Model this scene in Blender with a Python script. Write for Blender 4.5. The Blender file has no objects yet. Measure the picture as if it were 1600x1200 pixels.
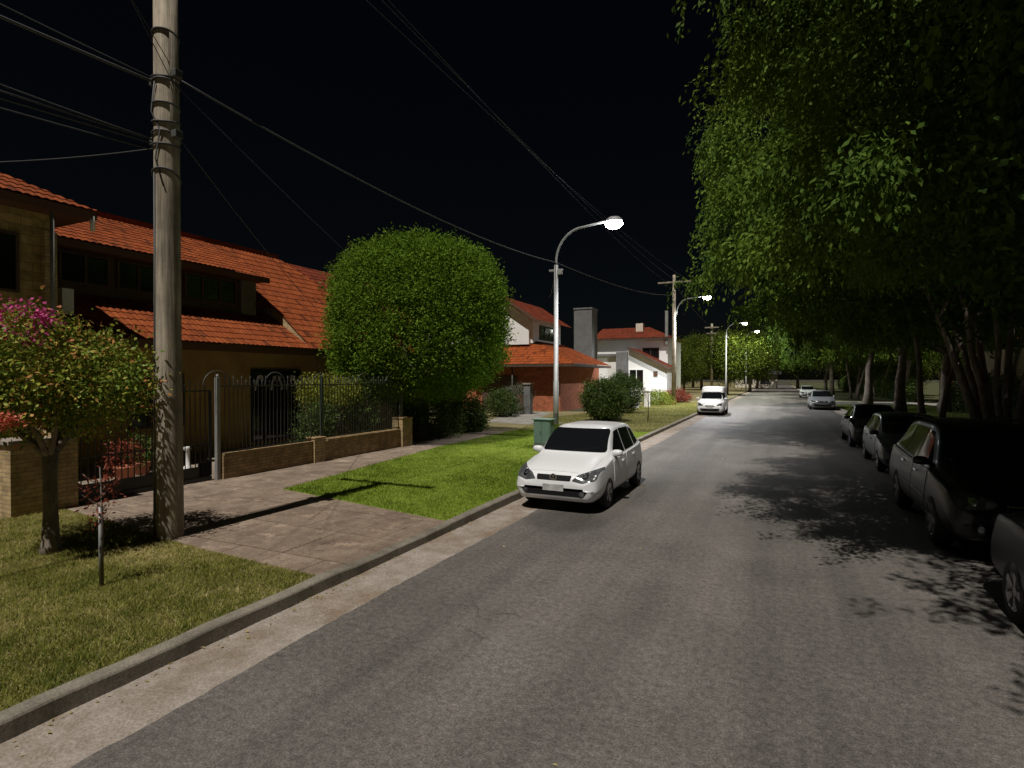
import bpy, bmesh, math, random
import numpy as np
from mathutils import Vector, Matrix
from mathutils.bvhtree import BVHTree

R = math.radians
scene = bpy.context.scene
col = scene.collection
random.seed(7)

# ------------------------------------------------------------------ camera
cam_d = bpy.data.cameras.new("camera")
cam = bpy.data.objects.new("camera", cam_d)
col.objects.link(cam)
cam.location = (0, 0, 2.45)
cam.rotation_euler = (R(89.35), 0, R(25.24))
cam_d.sensor_width = 36.0
cam_d.lens = 19.8
cam_d.clip_start = 0.05
cam_d.clip_end = 2000
scene.camera = cam

# ------------------------------------------------------------------ night sky, moonlight
SUN_EL, SUN_ROT = R(63.5), R(180)
world = bpy.data.worlds.new("World")
scene.world = world
world.use_nodes = True
wn, wl = world.node_tree.nodes, world.node_tree.links
bg = wn["Background"]
sky = wn.new("ShaderNodeTexSky")
sky.sky_type = 'NISHITA'
sky.sun_disc = False
sky.sun_elevation = SUN_EL
sky.sun_rotation = SUN_ROT
wl.new(sky.outputs[0], bg.inputs[0])
bg.inputs[1].default_value = 0.0007

sun_d = bpy.data.lights.new("sun", 'SUN')
sun_d.energy = 4.1
sun_d.angle = R(0.5)
sun_d.color = (1.0, 0.95, 0.87)
sun = bpy.data.objects.new("sun", sun_d)
col.objects.link(sun)
sun.location = (0, -20, 40)
sun.rotation_euler = Vector((-0.02, -math.cos(SUN_EL), math.sin(SUN_EL))).to_track_quat('Z', 'Y').to_euler()
LAMP_W = 2300

scene.view_settings.view_transform = 'Standard'
scene.view_settings.look = 'None'
scene.view_settings.exposure = 0
scene.view_settings.gamma = 1
try:
    scene.cycles.use_denoising = True
    scene.cycles.max_bounces = 6
    scene.cycles.diffuse_bounces = 3
    scene.cycles.sample_clamp_indirect = 3
except Exception:
    pass

# ------------------------------------------------------------------ materials
def newmat(name):
    m = bpy.data.materials.new(name)
    m.use_nodes = True
    return m, m.node_tree.nodes, m.node_tree.links, m.node_tree.nodes["Principled BSDF"]

def noise(n, l, scale, detail=4, coord='Object', rough=.6, sc=None):
    tc = n.new("ShaderNodeTexCoord")
    t = n.new("ShaderNodeTexNoise")
    t.inputs['Scale'].default_value = scale
    t.inputs['Detail'].default_value = detail
    t.inputs['Roughness'].default_value = rough
    if sc:
        mp = n.new("ShaderNodeMapping")
        mp.inputs['Scale'].default_value = sc
        l.new(tc.outputs[coord], mp.inputs[0]); l.new(mp.outputs[0], t.inputs[0])
    else:
        l.new(tc.outputs[coord], t.inputs[0])
    return t.outputs['Fac']

def ramp(n, l, src, stops):
    r = n.new("ShaderNodeValToRGB")
    e = r.color_ramp.elements
    while len(e) < len(stops): e.new(.5)
    for i, (p, c) in enumerate(stops):
        e[i].position = p
        e[i].color = (*c, 1) if not isinstance(c, (int, float)) else (c, c, c, 1)
    l.new(src, r.inputs[0])
    return r.outputs[0]

def mixc(n, l, a, b, fac, mode='MIX'):
    m = n.new("ShaderNodeMix"); m.data_type = 'RGBA'; m.blend_type = mode
    for sock, v in ((m.inputs[6], a), (m.inputs[7], b), (m.inputs[0], fac)):
        if hasattr(v, 'links'): l.new(v, sock)
        elif isinstance(v, (int, float)): sock.default_value = v if sock.type == 'VALUE' else (v, v, v, 1)
        else: sock.default_value = (*v, 1)
    return m.outputs[2]

def bump(n, l, b, src, strength, dist=.02):
    bp = n.new("ShaderNodeBump")
    bp.inputs['Strength'].default_value = strength
    bp.inputs['Distance'].default_value = dist
    l.new(src, bp.inputs['Height']); l.new(bp.outputs[0], b.inputs['Normal'])

def mat(name, c, rough=.8, c2=None, scale=4, metal=0, bmp=0, bscale=30, spec=.5, coat=0):
    m, n, l, b = newmat(name)
    if c2:
        f = noise(n, l, scale)
        l.new(ramp(n, l, f, [(.32, c), (.68, c2)]), b.inputs['Base Color'])
    else:
        b.inputs['Base Color'].default_value = (*c, 1)
    b.inputs['Roughness'].default_value = rough
    b.inputs['Metallic'].default_value = metal
    b.inputs['Specular IOR Level'].default_value = spec
    b.inputs['Coat Weight'].default_value = coat
    b.inputs['Coat Roughness'].default_value = .05
    if bmp: bump(n, l, b, noise(n, l, bscale, 6), bmp)
    return m

def mat_asphalt():
    m, n, l, b = newmat("asphalt")
    big = ramp(n, l, noise(n, l, .55, 7, rough=.7), [(.34, (.092, .083, .075)), (.7, (.140, .128, .117))])
    streak = ramp(n, l, noise(n, l, 1.0, 4, sc=(1.1, .05, 1)), [(.35, .74), (.65, 1.2)])
    c = mixc(n, l, big, streak, 1.0, 'MULTIPLY')
    tc = n.new("ShaderNodeTexCoord")
    sp = noise(n, l, 60, 4, rough=.85)
    c = mixc(n, l, c, ramp(n, l, sp, [(.32, .42), (.5, .97), (.68, 1.75)]), 1.0, 'MULTIPLY')
    sp2 = noise(n, l, 16, 4, rough=.75)
    c = mixc(n, l, c, ramp(n, l, sp2, [(.35, .66), (.65, 1.28)]), 1.0, 'MULTIPLY')
    v = n.new("ShaderNodeTexVoronoi"); v.feature = 'DISTANCE_TO_EDGE'; v.inputs['Scale'].default_value = .42
    w = n.new("ShaderNodeVectorMath"); w.operation = 'ADD'
    nz = n.new("ShaderNodeTexNoise"); nz.inputs['Scale'].default_value = 1.6; nz.inputs['Detail'].default_value = 6
    l.new(tc.outputs['Object'], nz.inputs[0])
    l.new(tc.outputs['Object'], w.inputs[0]); l.new(nz.outputs['Color'], w.inputs[1]); l.new(w.outputs[0], v.inputs[0])
    crack = ramp(n, l, v.outputs['Distance'], [(.0, .45), (.008, 1.0)])
    cm = ramp(n, l, noise(n, l, .5, 2), [(.52, 0.0), (.6, .8)])
    c = mixc(n, l, c, mixc(n, l, c, crack, 1.0, 'MULTIPLY'), cm)
    # oil stain on the tarmac where cars stop
    vd = n.new("ShaderNodeVectorMath"); vd.operation = 'DISTANCE'
    mp = n.new("ShaderNodeMapping"); mp.inputs['Scale'].default_value = (1, .9, 1)
    l.new(tc.outputs['Object'], mp.inputs[0]); l.new(mp.outputs[0], vd.inputs[0]); vd.inputs[1].default_value = (-3.3, 8.2, 0)
    stain = ramp(n, l, vd.outputs['Value'], [(.0, .62), (.55, .7), (.8, 1.0)])
    c = mixc(n, l, c, stain, 1.0, 'MULTIPLY')
    l.new(c, b.inputs['Base Color'])
    b.inputs['Roughness'].default_value = .62
    b.inputs['Specular IOR Level'].default_value = .4
    bump(n, l, b, sp, .55, .012)
    return m

def mat_concrete(name, a, b_, stain=(.2, .15, .1), joint=None):
    m, n, l, b = newmat(name)
    c = ramp(n, l, noise(n, l, 2.4, 8, rough=.75), [(.36, a), (.62, b_)])
    c = mixc(n, l, c, stain, ramp(n, l, noise(n, l, 1.3, 7, rough=.7), [(.48, 0.0), (.66, .75)]))
    f = noise(n, l, 45, 4, rough=.8)
    if joint:
        c = mixc(n, l, c, tuple(min(1, q * 1.5) for q in b_), ramp(n, l, noise(n, l, 2.3, 7, rough=.75), [(.55, 0.0), (.66, .8)]))
        c = mixc(n, l, c, tuple(q * .45 for q in a), ramp(n, l, noise(n, l, 3.1, 7, rough=.75), [(.56, 0.0), (.7, .7)]))
    c = mixc(n, l, c, ramp(n, l, f, [(.3, .55), (.7, 1.3)]), 1.0, 'MULTIPLY')
    if joint:
        tc = n.new("ShaderNodeTexCoord")
        br = n.new("ShaderNodeTexBrick")
        br.inputs['Scale'].default_value = 1
        br.inputs['Brick Width'].default_value = joint[0]; br.inputs['Row Height'].default_value = joint[1]
        br.inputs['Mortar Size'].default_value = .012
        br.inputs['Color1'].default_value = (1, 1, 1, 1); br.inputs['Color2'].default_value = (.8, .78, .76, 1)
        br.inputs['Mortar'].default_value = (.4, .37, .33, 1)
        l.new(tc.outputs['Object'], br.inputs[0])
        c = mixc(n, l, c, br.outputs[0], 1.0, 'MULTIPLY')
    l.new(c, b.inputs['Base Color']); b.inputs['Roughness'].default_value = .9
    bump(n, l, b, f, .5, .01)
    return m

def mat_brick(name, a, b_, mortar, w=.24, h=.075):
    m, n, l, b = newmat(name)
    tc = n.new("ShaderNodeTexCoord")
    sep = n.new("ShaderNodeSeparateXYZ"); l.new(tc.outputs['Object'], sep.inputs[0])
    ad = n.new("ShaderNodeMath"); l.new(sep.outputs[0], ad.inputs[0]); l.new(sep.outputs[1], ad.inputs[1])
    cb = n.new("ShaderNodeCombineXYZ"); l.new(ad.outputs[0], cb.inputs[0]); l.new(sep.outputs[2], cb.inputs[1])
    br = n.new("ShaderNodeTexBrick")
    br.inputs['Scale'].default_value = 1
    br.inputs['Brick Width'].default_value = w; br.inputs['Row Height'].default_value = h
    br.inputs['Mortar Size'].default_value = .008
    br.inputs['Color1'].default_value = (*a, 1); br.inputs['Color2'].default_value = (*b_, 1); br.inputs['Mortar'].default_value = (*mortar, 1)
    l.new(cb.outputs[0], br.inputs[0])
    c = mixc(n, l, br.outputs[0], ramp(n, l, noise(n, l, 5, 6), [(.3, .55), (.7, 1.25)]), 1.0, 'MULTIPLY')
    l.new(c, b.inputs['Base Color']); b.inputs['Roughness'].default_value = .9
    bump(n, l, b, br.outputs['Fac'], -.5, .01)
    return m

def mat_tile(name, a, b_, dark):
    m, n, l, b = newmat(name)
    uv = n.new("ShaderNodeTexCoord")
    mp = n.new("ShaderNodeVectorMath"); mp.operation = 'DIVIDE'; mp.inputs[1].default_value = (.17, .36, 1)
    fl = n.new("ShaderNodeVectorMath"); fl.operation = 'FLOOR'
    wnz = n.new("ShaderNodeTexWhiteNoise"); wnz.noise_dimensions = '2D'
    l.new(uv.outputs['UV'], mp.inputs[0]); l.new(mp.outputs[0], fl.inputs[0]); l.new(fl.outputs[0], wnz.inputs['Vector'])
    c = ramp(n, l, wnz.outputs['Value'], [(0, a), (.8, b_), (1, dark)])
    c = mixc(n, l, c, dark, ramp(n, l, noise(n, l, .7, 6, rough=.7), [(.48, 0.0), (.8, .65)]))
    c = mixc(n, l, c, ramp(n, l, noise(n, l, 14, 4), [(.3, .7), (.7, 1.2)]), 1.0, 'MULTIPLY')
    l.new(c, b.inputs['Base Color']); b.inputs['Roughness'].default_value = .9
    b.inputs['Specular IOR Level'].default_value = .12
    return m

def mat_leaf(name, stops, rough=.5, trans=.18):
    m, n, l, b = newmat(name)
    at = n.new("ShaderNodeAttribute"); at.attribute_name = 'tint'
    c = ramp(n, l, at.outputs['Fac'], stops)
    l.new(c, b.inputs['Base Color']); b.inputs['Roughness'].default_value = rough
    b.inputs['Specular IOR Level'].default_value = .15
    tr = n.new("ShaderNodeBsdfTranslucent"); l.new(c, tr.inputs[0])
    mx = n.new("ShaderNodeMixShader"); mx.inputs[0].default_value = trans
    l.new(b.outputs[0], mx.inputs[1]); l.new(tr.outputs[0], mx.inputs[2])
    l.new(mx.outputs[0], n["Material Output"].inputs[0])
    return m

def mat_bark(name, a, b_, vs=.12):
    m, n, l, b = newmat(name)
    f = noise(n, l, 14, 6, sc=(1, 1, vs), rough=.7)
    c = ramp(n, l, f, [(.3, a), (.7, b_)])
    c = mixc(n, l, c, ramp(n, l, noise(n, l, 1.6, 4), [(.35, .6), (.65, 1.15)]), 1.0, 'MULTIPLY')
    l.new(c, b.inputs['Base Color']); b.inputs['Roughness'].default_value = .9
    bump(n, l, b, f, .8, .03)
    return m

def mat_emit(name, c, s):
    m, n, l, b = newmat(name)
    b.inputs['Base Color'].default_value = (.8, .8, .8, 1)
    b.inputs['Emission Color'].default_value = (*c, 1); b.inputs['Emission Strength'].default_value = s
    return m

M = dict(
    asphalt=mat_asphalt(),
    gutter=mat_concrete("gutter_concrete", (.19, .155, .12), (.32, .28, .25), (.16, .10, .055)),
    kerb=mat_concrete("kerb_concrete", (.15, .135, .105), (.24, .21, .17), (.08, .07, .05)),
    drive=mat_concrete("driveway_stone", (.18, .128, .093), (.28, .215, .162), (.115, .08, .057), (1.5, 1.1)),
    walk=mat_concrete("pavement_stone", (.19, .14, .103), (.30, .232, .178), (.12, .086, .062), (1.2, 1.2)),
    patio=mat_concrete("patio_concrete", (.24, .19, .15), (.33, .27, .22), (.15, .11, .08), (1, 1)),
    grey_path=mat_concrete("path_concrete", (.20, .19, .17), (.30, .28, .25), (.12, .11, .09)),
    soil=mat("verge_soil", (.11, .095, .035), .95, (.20, .165, .075), 2.2, bmp=.6, bscale=40),
    soil_green=mat("lawn_soil", (.11, .16, .012), .95, (.17, .23, .02), 2.5, bmp=.6, bscale=40),
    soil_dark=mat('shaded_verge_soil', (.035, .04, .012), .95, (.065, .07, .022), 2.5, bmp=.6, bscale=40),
    ground=mat("ground_soil", (.03, .03, .016), .95, (.05, .045, .028), .5, bmp=.5, bscale=12),
    dry=mat_leaf("dry_grass", [(0, (.09, .13, .02)), (.4, (.27, .28, .06)), (.7, (.43, .38, .14)), (1, (.62, .52, .28))], .7, .5),
    lawn=mat_leaf("lawn_grass", [(0, (.10, .16, .015)), (.5, (.23, .315, .03)), (1, (.36, .42, .07))], .65, .5),
    tile=mat_tile("roof_tile", (.19, .043, .013), (.27, .068, .021), (.085, .022, .010)),
    tile_sunlit=mat_tile("roof_tile_sunlit", (.24, .053, .014), (.32, .08, .022), (.12, .028, .011)),  # brighter copy of the roof tile, strong sunlight painted into its colour
    tile_dark=mat_tile("roof_tile_dark", (.13, .026, .012), (.18, .04, .02), (.07, .018, .012)),
    ochre=mat("ochre_render", (.30, .19, .055), .9, (.42, .29, .10), 1.7, bmp=.4, bscale=9),
    stonewall=mat_brick("ochre_stone", (.34, .24, .09), (.45, .33, .14), (.22, .16, .07), .42, .2),
    brick=mat_brick("yellow_brick", (.36, .25, .12), (.46, .34, .17), (.24, .19, .12)),
    brick_dark=mat_brick("brown_brick", (.26, .17, .08), (.36, .24, .11), (.16, .12, .08)),
    orange=mat_brick("orange_brick", (.36, .095, .04), (.42, .125, .052), (.27, .11, .065)),
    white=mat("white_render", (.76, .76, .74), .85, (.84, .84, .82), 1.3, bmp=.15, bscale=12),
    cream=mat("cream_render", (.58, .52, .42), .85, (.68, .62, .52), 1.0, bmp=.15),
    grey=mat("grey_cement", (.12, .12, .122), .9, (.18, .18, .182), 1.2, bmp=.3),
    wood=mat("dark_wood", (.05, .03, .02), .7, (.09, .05, .03), 5),
    fascia=mat("fascia_board", (.10, .045, .025), .7),
    glass=mat("dark_glass", (.006, .007, .008), .08, spec=.7),
    iron=mat("black_iron", (.012, .013, .013), .5, metal=0),
    iron_grey=mat("grey_iron", (.05, .052, .05), .55, (.085, .085, .08), 6),
    iron_green=mat("green_iron", (.035, .05, .04), .55),
    pole=mat_bark("weathered_pole_wood", (.13, .105, .075), (.50, .43, .33), .05),
    bark=mat_bark("tree_bark", (.09, .075, .06), (.22, .19, .155), .25),
    bark_pale=mat_bark("pale_bark", (.12, .09, .07), (.30, .25, .20), .3),
    cable=mat("black_cable", (.05, .05, .052), .6),
    steel=mat("galvanised_steel", (.22, .22, .215), .6, (.30, .30, .29), 3, metal=.3),
    lamphead=mat("lamp_housing", (.22, .22, .22), .5),
    led=mat_emit("lamp_lens", (.93, .96, 1.0), 60),
    led_far=mat_emit("lamp_lens_warm", (.95, 1.0, .82), 35),
    cabinet=mat("cabinet_green", (.09, .15, .125), .6, (.12, .19, .16), 3),
    big_leaf=mat_leaf("street_tree_leaf", [(0, (.03, .065, .008)), (.5, (.085, .15, .018)), (1, (.18, .26, .03))], .75, .3),
    round_leaf=mat_leaf("round_tree_leaf", [(0, (.075, .14, .010)), (.6, (.125, .215, .016)), (1, (.18, .27, .026))], .75, .35),
    far_leaf=mat_leaf("far_tree_leaf", [(0, (.03, .05, .008)), (.6, (.085, .12, .012)), (1, (.17, .20, .025))], .5, .3),
    shrub_leaf=mat_leaf("shrub_leaf", [(0, (.03, .055, .012)), (.6, (.06, .10, .02)), (1, (.12, .16, .04))], .5),
    gold_leaf=mat_leaf("golden_shrub_leaf", [(0, (.06, .09, .01)), (.5, (.20, .22, .03)), (1, (.34, .32, .05))], .5),
    grey_leaf=mat_leaf("silver_shrub_leaf", [(0, (.08, .09, .06)), (.6, (.15, .16, .11)), (1, (.24, .25, .18))], .6),
    myrtle_leaf=mat_leaf("myrtle_leaf", [(0, (.05, .09, .015)), (.45, (.13, .20, .025)), (.75, (.32, .34, .05)), (.92, (.46, .28, .07)), (1, (.50, .17, .08))], .5, .25),
    pink=mat_leaf("pink_blossom", [(0, (.42, .03, .16)), (1, (.75, .14, .38))], .6, .3),
    coral=mat_leaf("coral_blossom", [(0, (.55, .10, .09)), (1, (.75, .30, .16))], .6, .3),
    red_leaf=mat_leaf("red_sapling_leaf", [(0, (.10, .02, .015)), (1, (.25, .06, .03))], .5),
    tyre=mat("tyre_rubber", (.012, .012, .012), .85),
    rim=mat("wheel_rim", (.42, .42, .43), .35, metal=.6),
    chrome=mat("chrome_trim", (.7, .7, .7), .15, metal=1),
    plastic=mat("black_plastic", (.009, .009, .010), .85, spec=.15),
    headlight=mat("headlight_glass", (.035, .037, .04), .12, (.10, .105, .11), 9, spec=.8),
    plate=mat("blurred_plate", (.28, .28, .28), .6, (.5, .5, .5), 7),
    white_paint=mat("white_car_paint", (.66, .67, .69), .35, coat=.5),
    black_paint=mat("black_car_paint", (.004, .0043, .0046), .4, coat=.2),
    silver_paint=mat("silver_car_paint", (.36, .37, .38), .35, metal=.5, coat=.6),
    grey_paint=mat('grey_car_paint', (.09, .095, .10), .35, metal=.4, coat=.4),
    dark_paint=mat("dark_grey_car_paint", (.006, .0065, .007), .4, coat=.2),
    taillight=mat("tail_light_glass", (.20, .01, .01), .2, spec=.7),
    terracotta=mat("terracotta", (.36, .12, .06), .8, (.42, .16, .09), 8),
    curtain=mat("white_curtain", (.45, .45, .47), .9),
    ceramic=mat("white_ceramic", (.7, .7, .68), .5),
    insul=mat("insulator", (.18, .10, .06), .3),
)

# ------------------------------------------------------------------ object helpers
def link(o, parent=None):
    col.objects.link(o)
    if parent is not None: o.parent = parent
    return o

def tag(o, label=None, cat=None, group=None, kind=None):
    if label: o['label'] = label
    if cat: o['category'] = cat
    if group: o['group'] = group
    if kind: o['kind'] = kind
    return o

def empty(name, loc=(0, 0, 0), rz=0, **kw):
    o = bpy.data.objects.new(name, None)
    o.empty_display_size = .2
    o.location = loc; o.rotation_euler = (0, 0, rz)
    link(o)
    return tag(o, **kw)

def copy_tree(o, parent=None):
    c = o.copy(); col.objects.link(c)
    c.parent = parent
    for ch in list(o.children): copy_tree(ch, c)
    return c

class MB:
    def __init__(s): s.v = []; s.f = []
    def quad(s, *p):
        i = len(s.v); s.v += [tuple(q) for q in p]; s.f.append(tuple(range(i, i + len(p)))); return s
    def box(s, x0, x1, y0, y1, z0, z1):
        i = len(s.v)
        s.v += [(x0, y0, z0), (x1, y0, z0), (x1, y1, z0), (x0, y1, z0), (x0, y0, z1), (x1, y0, z1), (x1, y1, z1), (x0, y1, z1)]
        s.f += [tuple(i + k for k in q) for q in ((0, 3, 2, 1), (4, 5, 6, 7), (0, 1, 5, 4), (1, 2, 6, 5), (2, 3, 7, 6), (3, 0, 4, 7))]
        return s
    def bar(s, a, b, w, d=None):
        a, b = Vector(a), Vector(b); d = d or w
        z = (b - a).normalized()
        x = z.cross(Vector((0, 0, 1))) if abs(z.z) < .95 else z.cross(Vector((0, 1, 0)))
        x.normalize(); y = z.cross(x)
        i = len(s.v)
        for p in (a, b):
            for sx, sy in ((-1, -1), (1, -1), (1, 1), (-1, 1)):
                s.v.append(tuple(p + x * sx * w / 2 + y * sy * d / 2))
        s.f += [(i, i + 3, i + 2, i + 1), (i + 4, i + 5, i + 6, i + 7)] + [(i + k, i + (k + 1) % 4, i + 4 + (k + 1) % 4, i + 4 + k) for k in range(4)]
        return s
    def tube(s, pts, rad, n=10, cap=True):
        pts = [Vector(p) for p in pts]
        if isinstance(rad, (int, float)): rad = [rad] * len(pts)
        i0 = len(s.v); px = None
        for k, p in enumerate(pts):
            t = (pts[min(k + 1, len(pts) - 1)] - pts[max(k - 1, 0)]).normalized()
            if px is None:
                px = t.cross(Vector((0, 1, 0))) if abs(t.y) < .9 else t.cross(Vector((1, 0, 0)))
            px = (px - t * px.dot(t)).normalized(); py = t.cross(px)
            for j in range(n):
                a = 2 * math.pi * j / n
                s.v.append(tuple(p + (px * math.cos(a) + py * math.sin(a)) * rad[k]))
        for k in range(len(pts) - 1):
            for j in range(n):
                a = i0 + k * n + j; b = i0 + k * n + (j + 1) % n
                s.f.append((a, b, b + n, a + n))
        if cap:
            s.f.append(tuple(i0 + j for j in reversed(range(n))))
            s.f.append(tuple(i0 + (len(pts) - 1) * n + j for j in range(n)))
        return s
    def lathe(s, prof, axis='z', c=(0, 0, 0), n=24):
        i0 = len(s.v)
        for r, h in prof:
            for j in range(n):
                a = 2 * math.pi * j / n
                q = (r * math.cos(a), r * math.sin(a), h) if axis == 'z' else (h, r * math.cos(a), r * math.sin(a))
                s.v.append((q[0] + c[0], q[1] + c[1], q[2] + c[2]))
        for k in range(len(prof) - 1):
            for j in range(n):
                a = i0 + k * n + j; b = i0 + k * n + (j + 1) % n
                s.f.append((a, b, b + n, a + n))
        return s
    def prism(s, poly, y0, y1, axis='y'):
        """polygon in the two other axes extruded between y0 and y1"""
        i = len(s.v); n = len(poly)
        for yy in (y0, y1):
            for a, b in poly:
                s.v.append((a, yy, b) if axis == 'y' else ((yy, a, b) if axis == 'x' else (a, b, yy)))
        s.f += [tuple(range(i, i + n)), tuple(reversed(range(i + n, i + 2 * n)))]
        s.f += [(i + k, i + n + k, i + n + (k + 1) % n, i + (k + 1) % n) for k in range(n)]
        return s
    def build(s, name, m, parent=None, smooth=False, bevel=0, fix=True):
        me = bpy.data.meshes.new(name)
        me.from_pydata(s.v, [], s.f)
        if fix:
            bm = bmesh.new(); bm.from_mesh(me)
            bmesh.ops.recalc_face_normals(bm, faces=bm.faces[:])
            bm.to_mesh(me); bm.free()
        if smooth:
            me.polygons.foreach_set('use_smooth', [True] * len(me.polygons))
        me.materials.append(m)
        o = link(bpy.data.objects.new(name, me), parent)
        if bevel:
            b = o.modifiers.new('bevel', 'BEVEL'); b.width = bevel; b.segments = 2; b.limit_method = 'ANGLE'
        return o

def sheet(name, m, poly, z, parent=None):
    o = MB().quad(*[(x, y, z) for x, y in poly]).build(name, m, parent)
    if o.data.polygons[0].normal.z < 0: o.data.flip_normals()
    return o

def tri_mesh(name, V, F, tint, m, parent=None):
    """V (n,3), F (k,4) quads, tint per face"""
    me = bpy.data.meshes.new(name)
    me.vertices.add(len(V)); me.vertices.foreach_set('co', V.astype(np.float32).ravel())
    k, c = F.shape
    me.loops.add(k * c); me.loops.foreach_set('vertex_index', F.astype(np.int32).ravel())
    me.polygons.add(k); me.polygons.foreach_set('loop_start', np.arange(0, k * c, c, dtype=np.int32))
    me.update(calc_edges=True)
    a = me.attributes.new('tint', 'FLOAT', 'FACE'); a.data.foreach_set('value', tint.astype(np.float32))
    me.materials.append(m)
    return link(bpy.data.objects.new(name, me), parent)

def leaf_arrays(P, D, L, W, rng, upbias=.3):
    """one four-cornered leaf at each point P pointing along D"""
    n = len(P)
    D = D / (np.linalg.norm(D, axis=1, keepdims=True) + 1e-9)
    U = rng.normal(size=(n, 3)); U[:, 2] += upbias
    S = np.cross(D, U); S /= (np.linalg.norm(S, axis=1, keepdims=True) + 1e-9)
    L = (L * rng.uniform(.65, 1.3, n))[:, None]; W = (W * rng.uniform(.7, 1.25, n))[:, None]
    V = np.empty((n, 4, 3))
    N = np.cross(S, D)
    V[:, 0] = P; V[:, 1] = P + D * L * .45 + S * W * .5 + N * L * .06
    V[:, 2] = P + D * L; V[:, 3] = P + D * L * .45 - S * W * .5 + N * L * .06
    return V.reshape(-1, 3), np.arange(4 * n).reshape(n, 4)

def rand_dirs(n, rng):
    d = rng.normal(size=(n, 3)); return d / np.linalg.norm(d, axis=1, keepdims=True)

def clump_crown(name, m, parent, c, r, clumps, per, leaf, seed, csize=.5, shell=.55, zmin=None, droop=.2, lump=.18, boxy=2.0, tint_bias=0.0):
    """crown of leaf clumps spread through an uneven ellipsoid"""
    rng = np.random.default_rng(seed)
    d = rand_dirs(clumps, rng)
    k = rng.normal(size=(6, 3)) * 1.6; ph = rng.uniform(0, 6.28, 6)
    f = 1 + lump * np.sin(d @ k.T + ph).mean(axis=1) * 2
    if boxy != 2.0:
        f = f / (np.abs(d) ** boxy).sum(axis=1) ** (1 / boxy)
    rad = rng.uniform(shell ** 3, 1, clumps) ** (1 / 3)
    C = np.array(c) + d * np.array(r) * (f * rad)[:, None]
    if zmin is not None: C = C[C[:, 2] > zmin]; d = d[:len(C)]
    n = len(C) * per
    idx = np.repeat(np.arange(len(C)), per)
    off = rng.normal(size=(n, 3)) * csize * .5
    P = C[idx] + off
    out = P - np.array(c); out /= np.linalg.norm(out, axis=1, keepdims=True) + 1e-9
    D = out * .6 + rand_dirs(n, rng) * .9; D[:, 2] -= droop
    V, F = leaf_arrays(P, D, leaf[0], leaf[1], rng)
    ct = rng.uniform(0, 1, len(C))
    tint = np.clip(ct[idx] * .5 + rng.uniform(0, 1, n) * .5 + tint_bias, 0, 1)
    return tri_mesh(name, V, F, tint, m, parent)

def droop_crown(name, m, parent, c, r, tufts, per_tuft, per, leaf, seed, length=(.7, 1.5), shell=.84, zmin=3.6, boxy=2.7, core=9000, core_leaf=(.24, .11), spread=.36, core_max=.80, ymin=-99):
    """crown of hanging tufts: each tuft is a dome of sprays that arch out and fall; a leafy core behind them"""
    rng = np.random.default_rng(seed)
    d = rand_dirs(tufts, rng); d[:, 2] = np.where(d[:, 2] < -.62, -d[:, 2], d[:, 2])
    k = rng.normal(size=(8, 3)) * 2.6; ph = rng.uniform(0, 6.28, 8)
    lumpf = lambda q: (1 + .22 * np.sin(q @ k.T + ph).mean(axis=1) * 2) / (np.abs(q) ** boxy).sum(axis=1) ** (1 / boxy)
    rad = rng.uniform(shell ** 3, 1, tufts) ** (1 / 3)
    T = np.array(c) + d * np.array(r) * (lumpf(d) * rad * rng.uniform(.90, 1.12, tufts))[:, None]
    ns = tufts * per_tuft; ti = np.repeat(np.arange(tufts), per_tuft)
    hz = d * np.array([1, 1, 0]); hz /= np.linalg.norm(hz, axis=1, keepdims=True) + 1e-9
    S = T[ti] + rng.normal(size=(ns, 3)) * np.array([spread, spread, .10])
    az = rng.uniform(0, 2 * np.pi, ns)
    H = np.column_stack([np.cos(az), np.sin(az), np.zeros(ns)]) * rng.uniform(.3, .75, ns)[:, None] + hz[ti] * .45
    L = rng.uniform(*length, ns) * rng.uniform(.7, 1.25, tufts)[ti]
    n = ns * per; idx = np.repeat(np.arange(ns), per)
    t = np.tile((np.arange(per) + .5) / per, ns) + rng.uniform(-.03, .03, n)
    P = S[idx] + H[idx] * (L[idx] * (.85 * t - .38 * t * t))[:, None]
    P[:, 2] += L[idx] * (.34 * t - 1.05 * t * t)
    P += rng.normal(size=(n, 3)) * np.array([.10, .10, .07]) * (1.25 - .6 * t)[:, None]
    D = H[idx] * (.8 - .5 * t)[:, None] + rand_dirs(n, rng) * .5; D[:, 2] -= .25 + .7 * t
    tint = rng.uniform(0, .45, tufts)[ti][idx] + rng.uniform(0, .25, ns)[idx] + rng.uniform(0, .35, n)
    Lf = np.full(n, leaf[0]); Wf = np.full(n, leaf[1])
    q = rand_dirs(core, rng)
    Pc = np.array(c) + q * np.array(r) * (lumpf(q) * rng.uniform(.35 ** 3, core_max ** 3, core) ** (1 / 3))[:, None]
    P = np.vstack([P, Pc]); D = np.vstack([D, rand_dirs(core, rng) - np.array([0, 0, .5])])
    tint = np.concatenate([tint, rng.uniform(0, .3, core)])  # core leaves tinted darker, shade between the tufts put into their colour
    Lf = np.concatenate([Lf, np.full(core, core_leaf[0])]); Wf = np.concatenate([Wf, np.full(core, core_leaf[1])])
    keep = (P[:, 2] > zmin + rng.uniform(-.5, .7, len(P))) & (P[:, 1] > ymin)
    V, F = leaf_arrays(P[keep], D[keep], Lf[keep], Wf[keep], rng)
    return tri_mesh(name, V, F, np.clip(tint[keep], 0, 1), m, parent)

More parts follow.
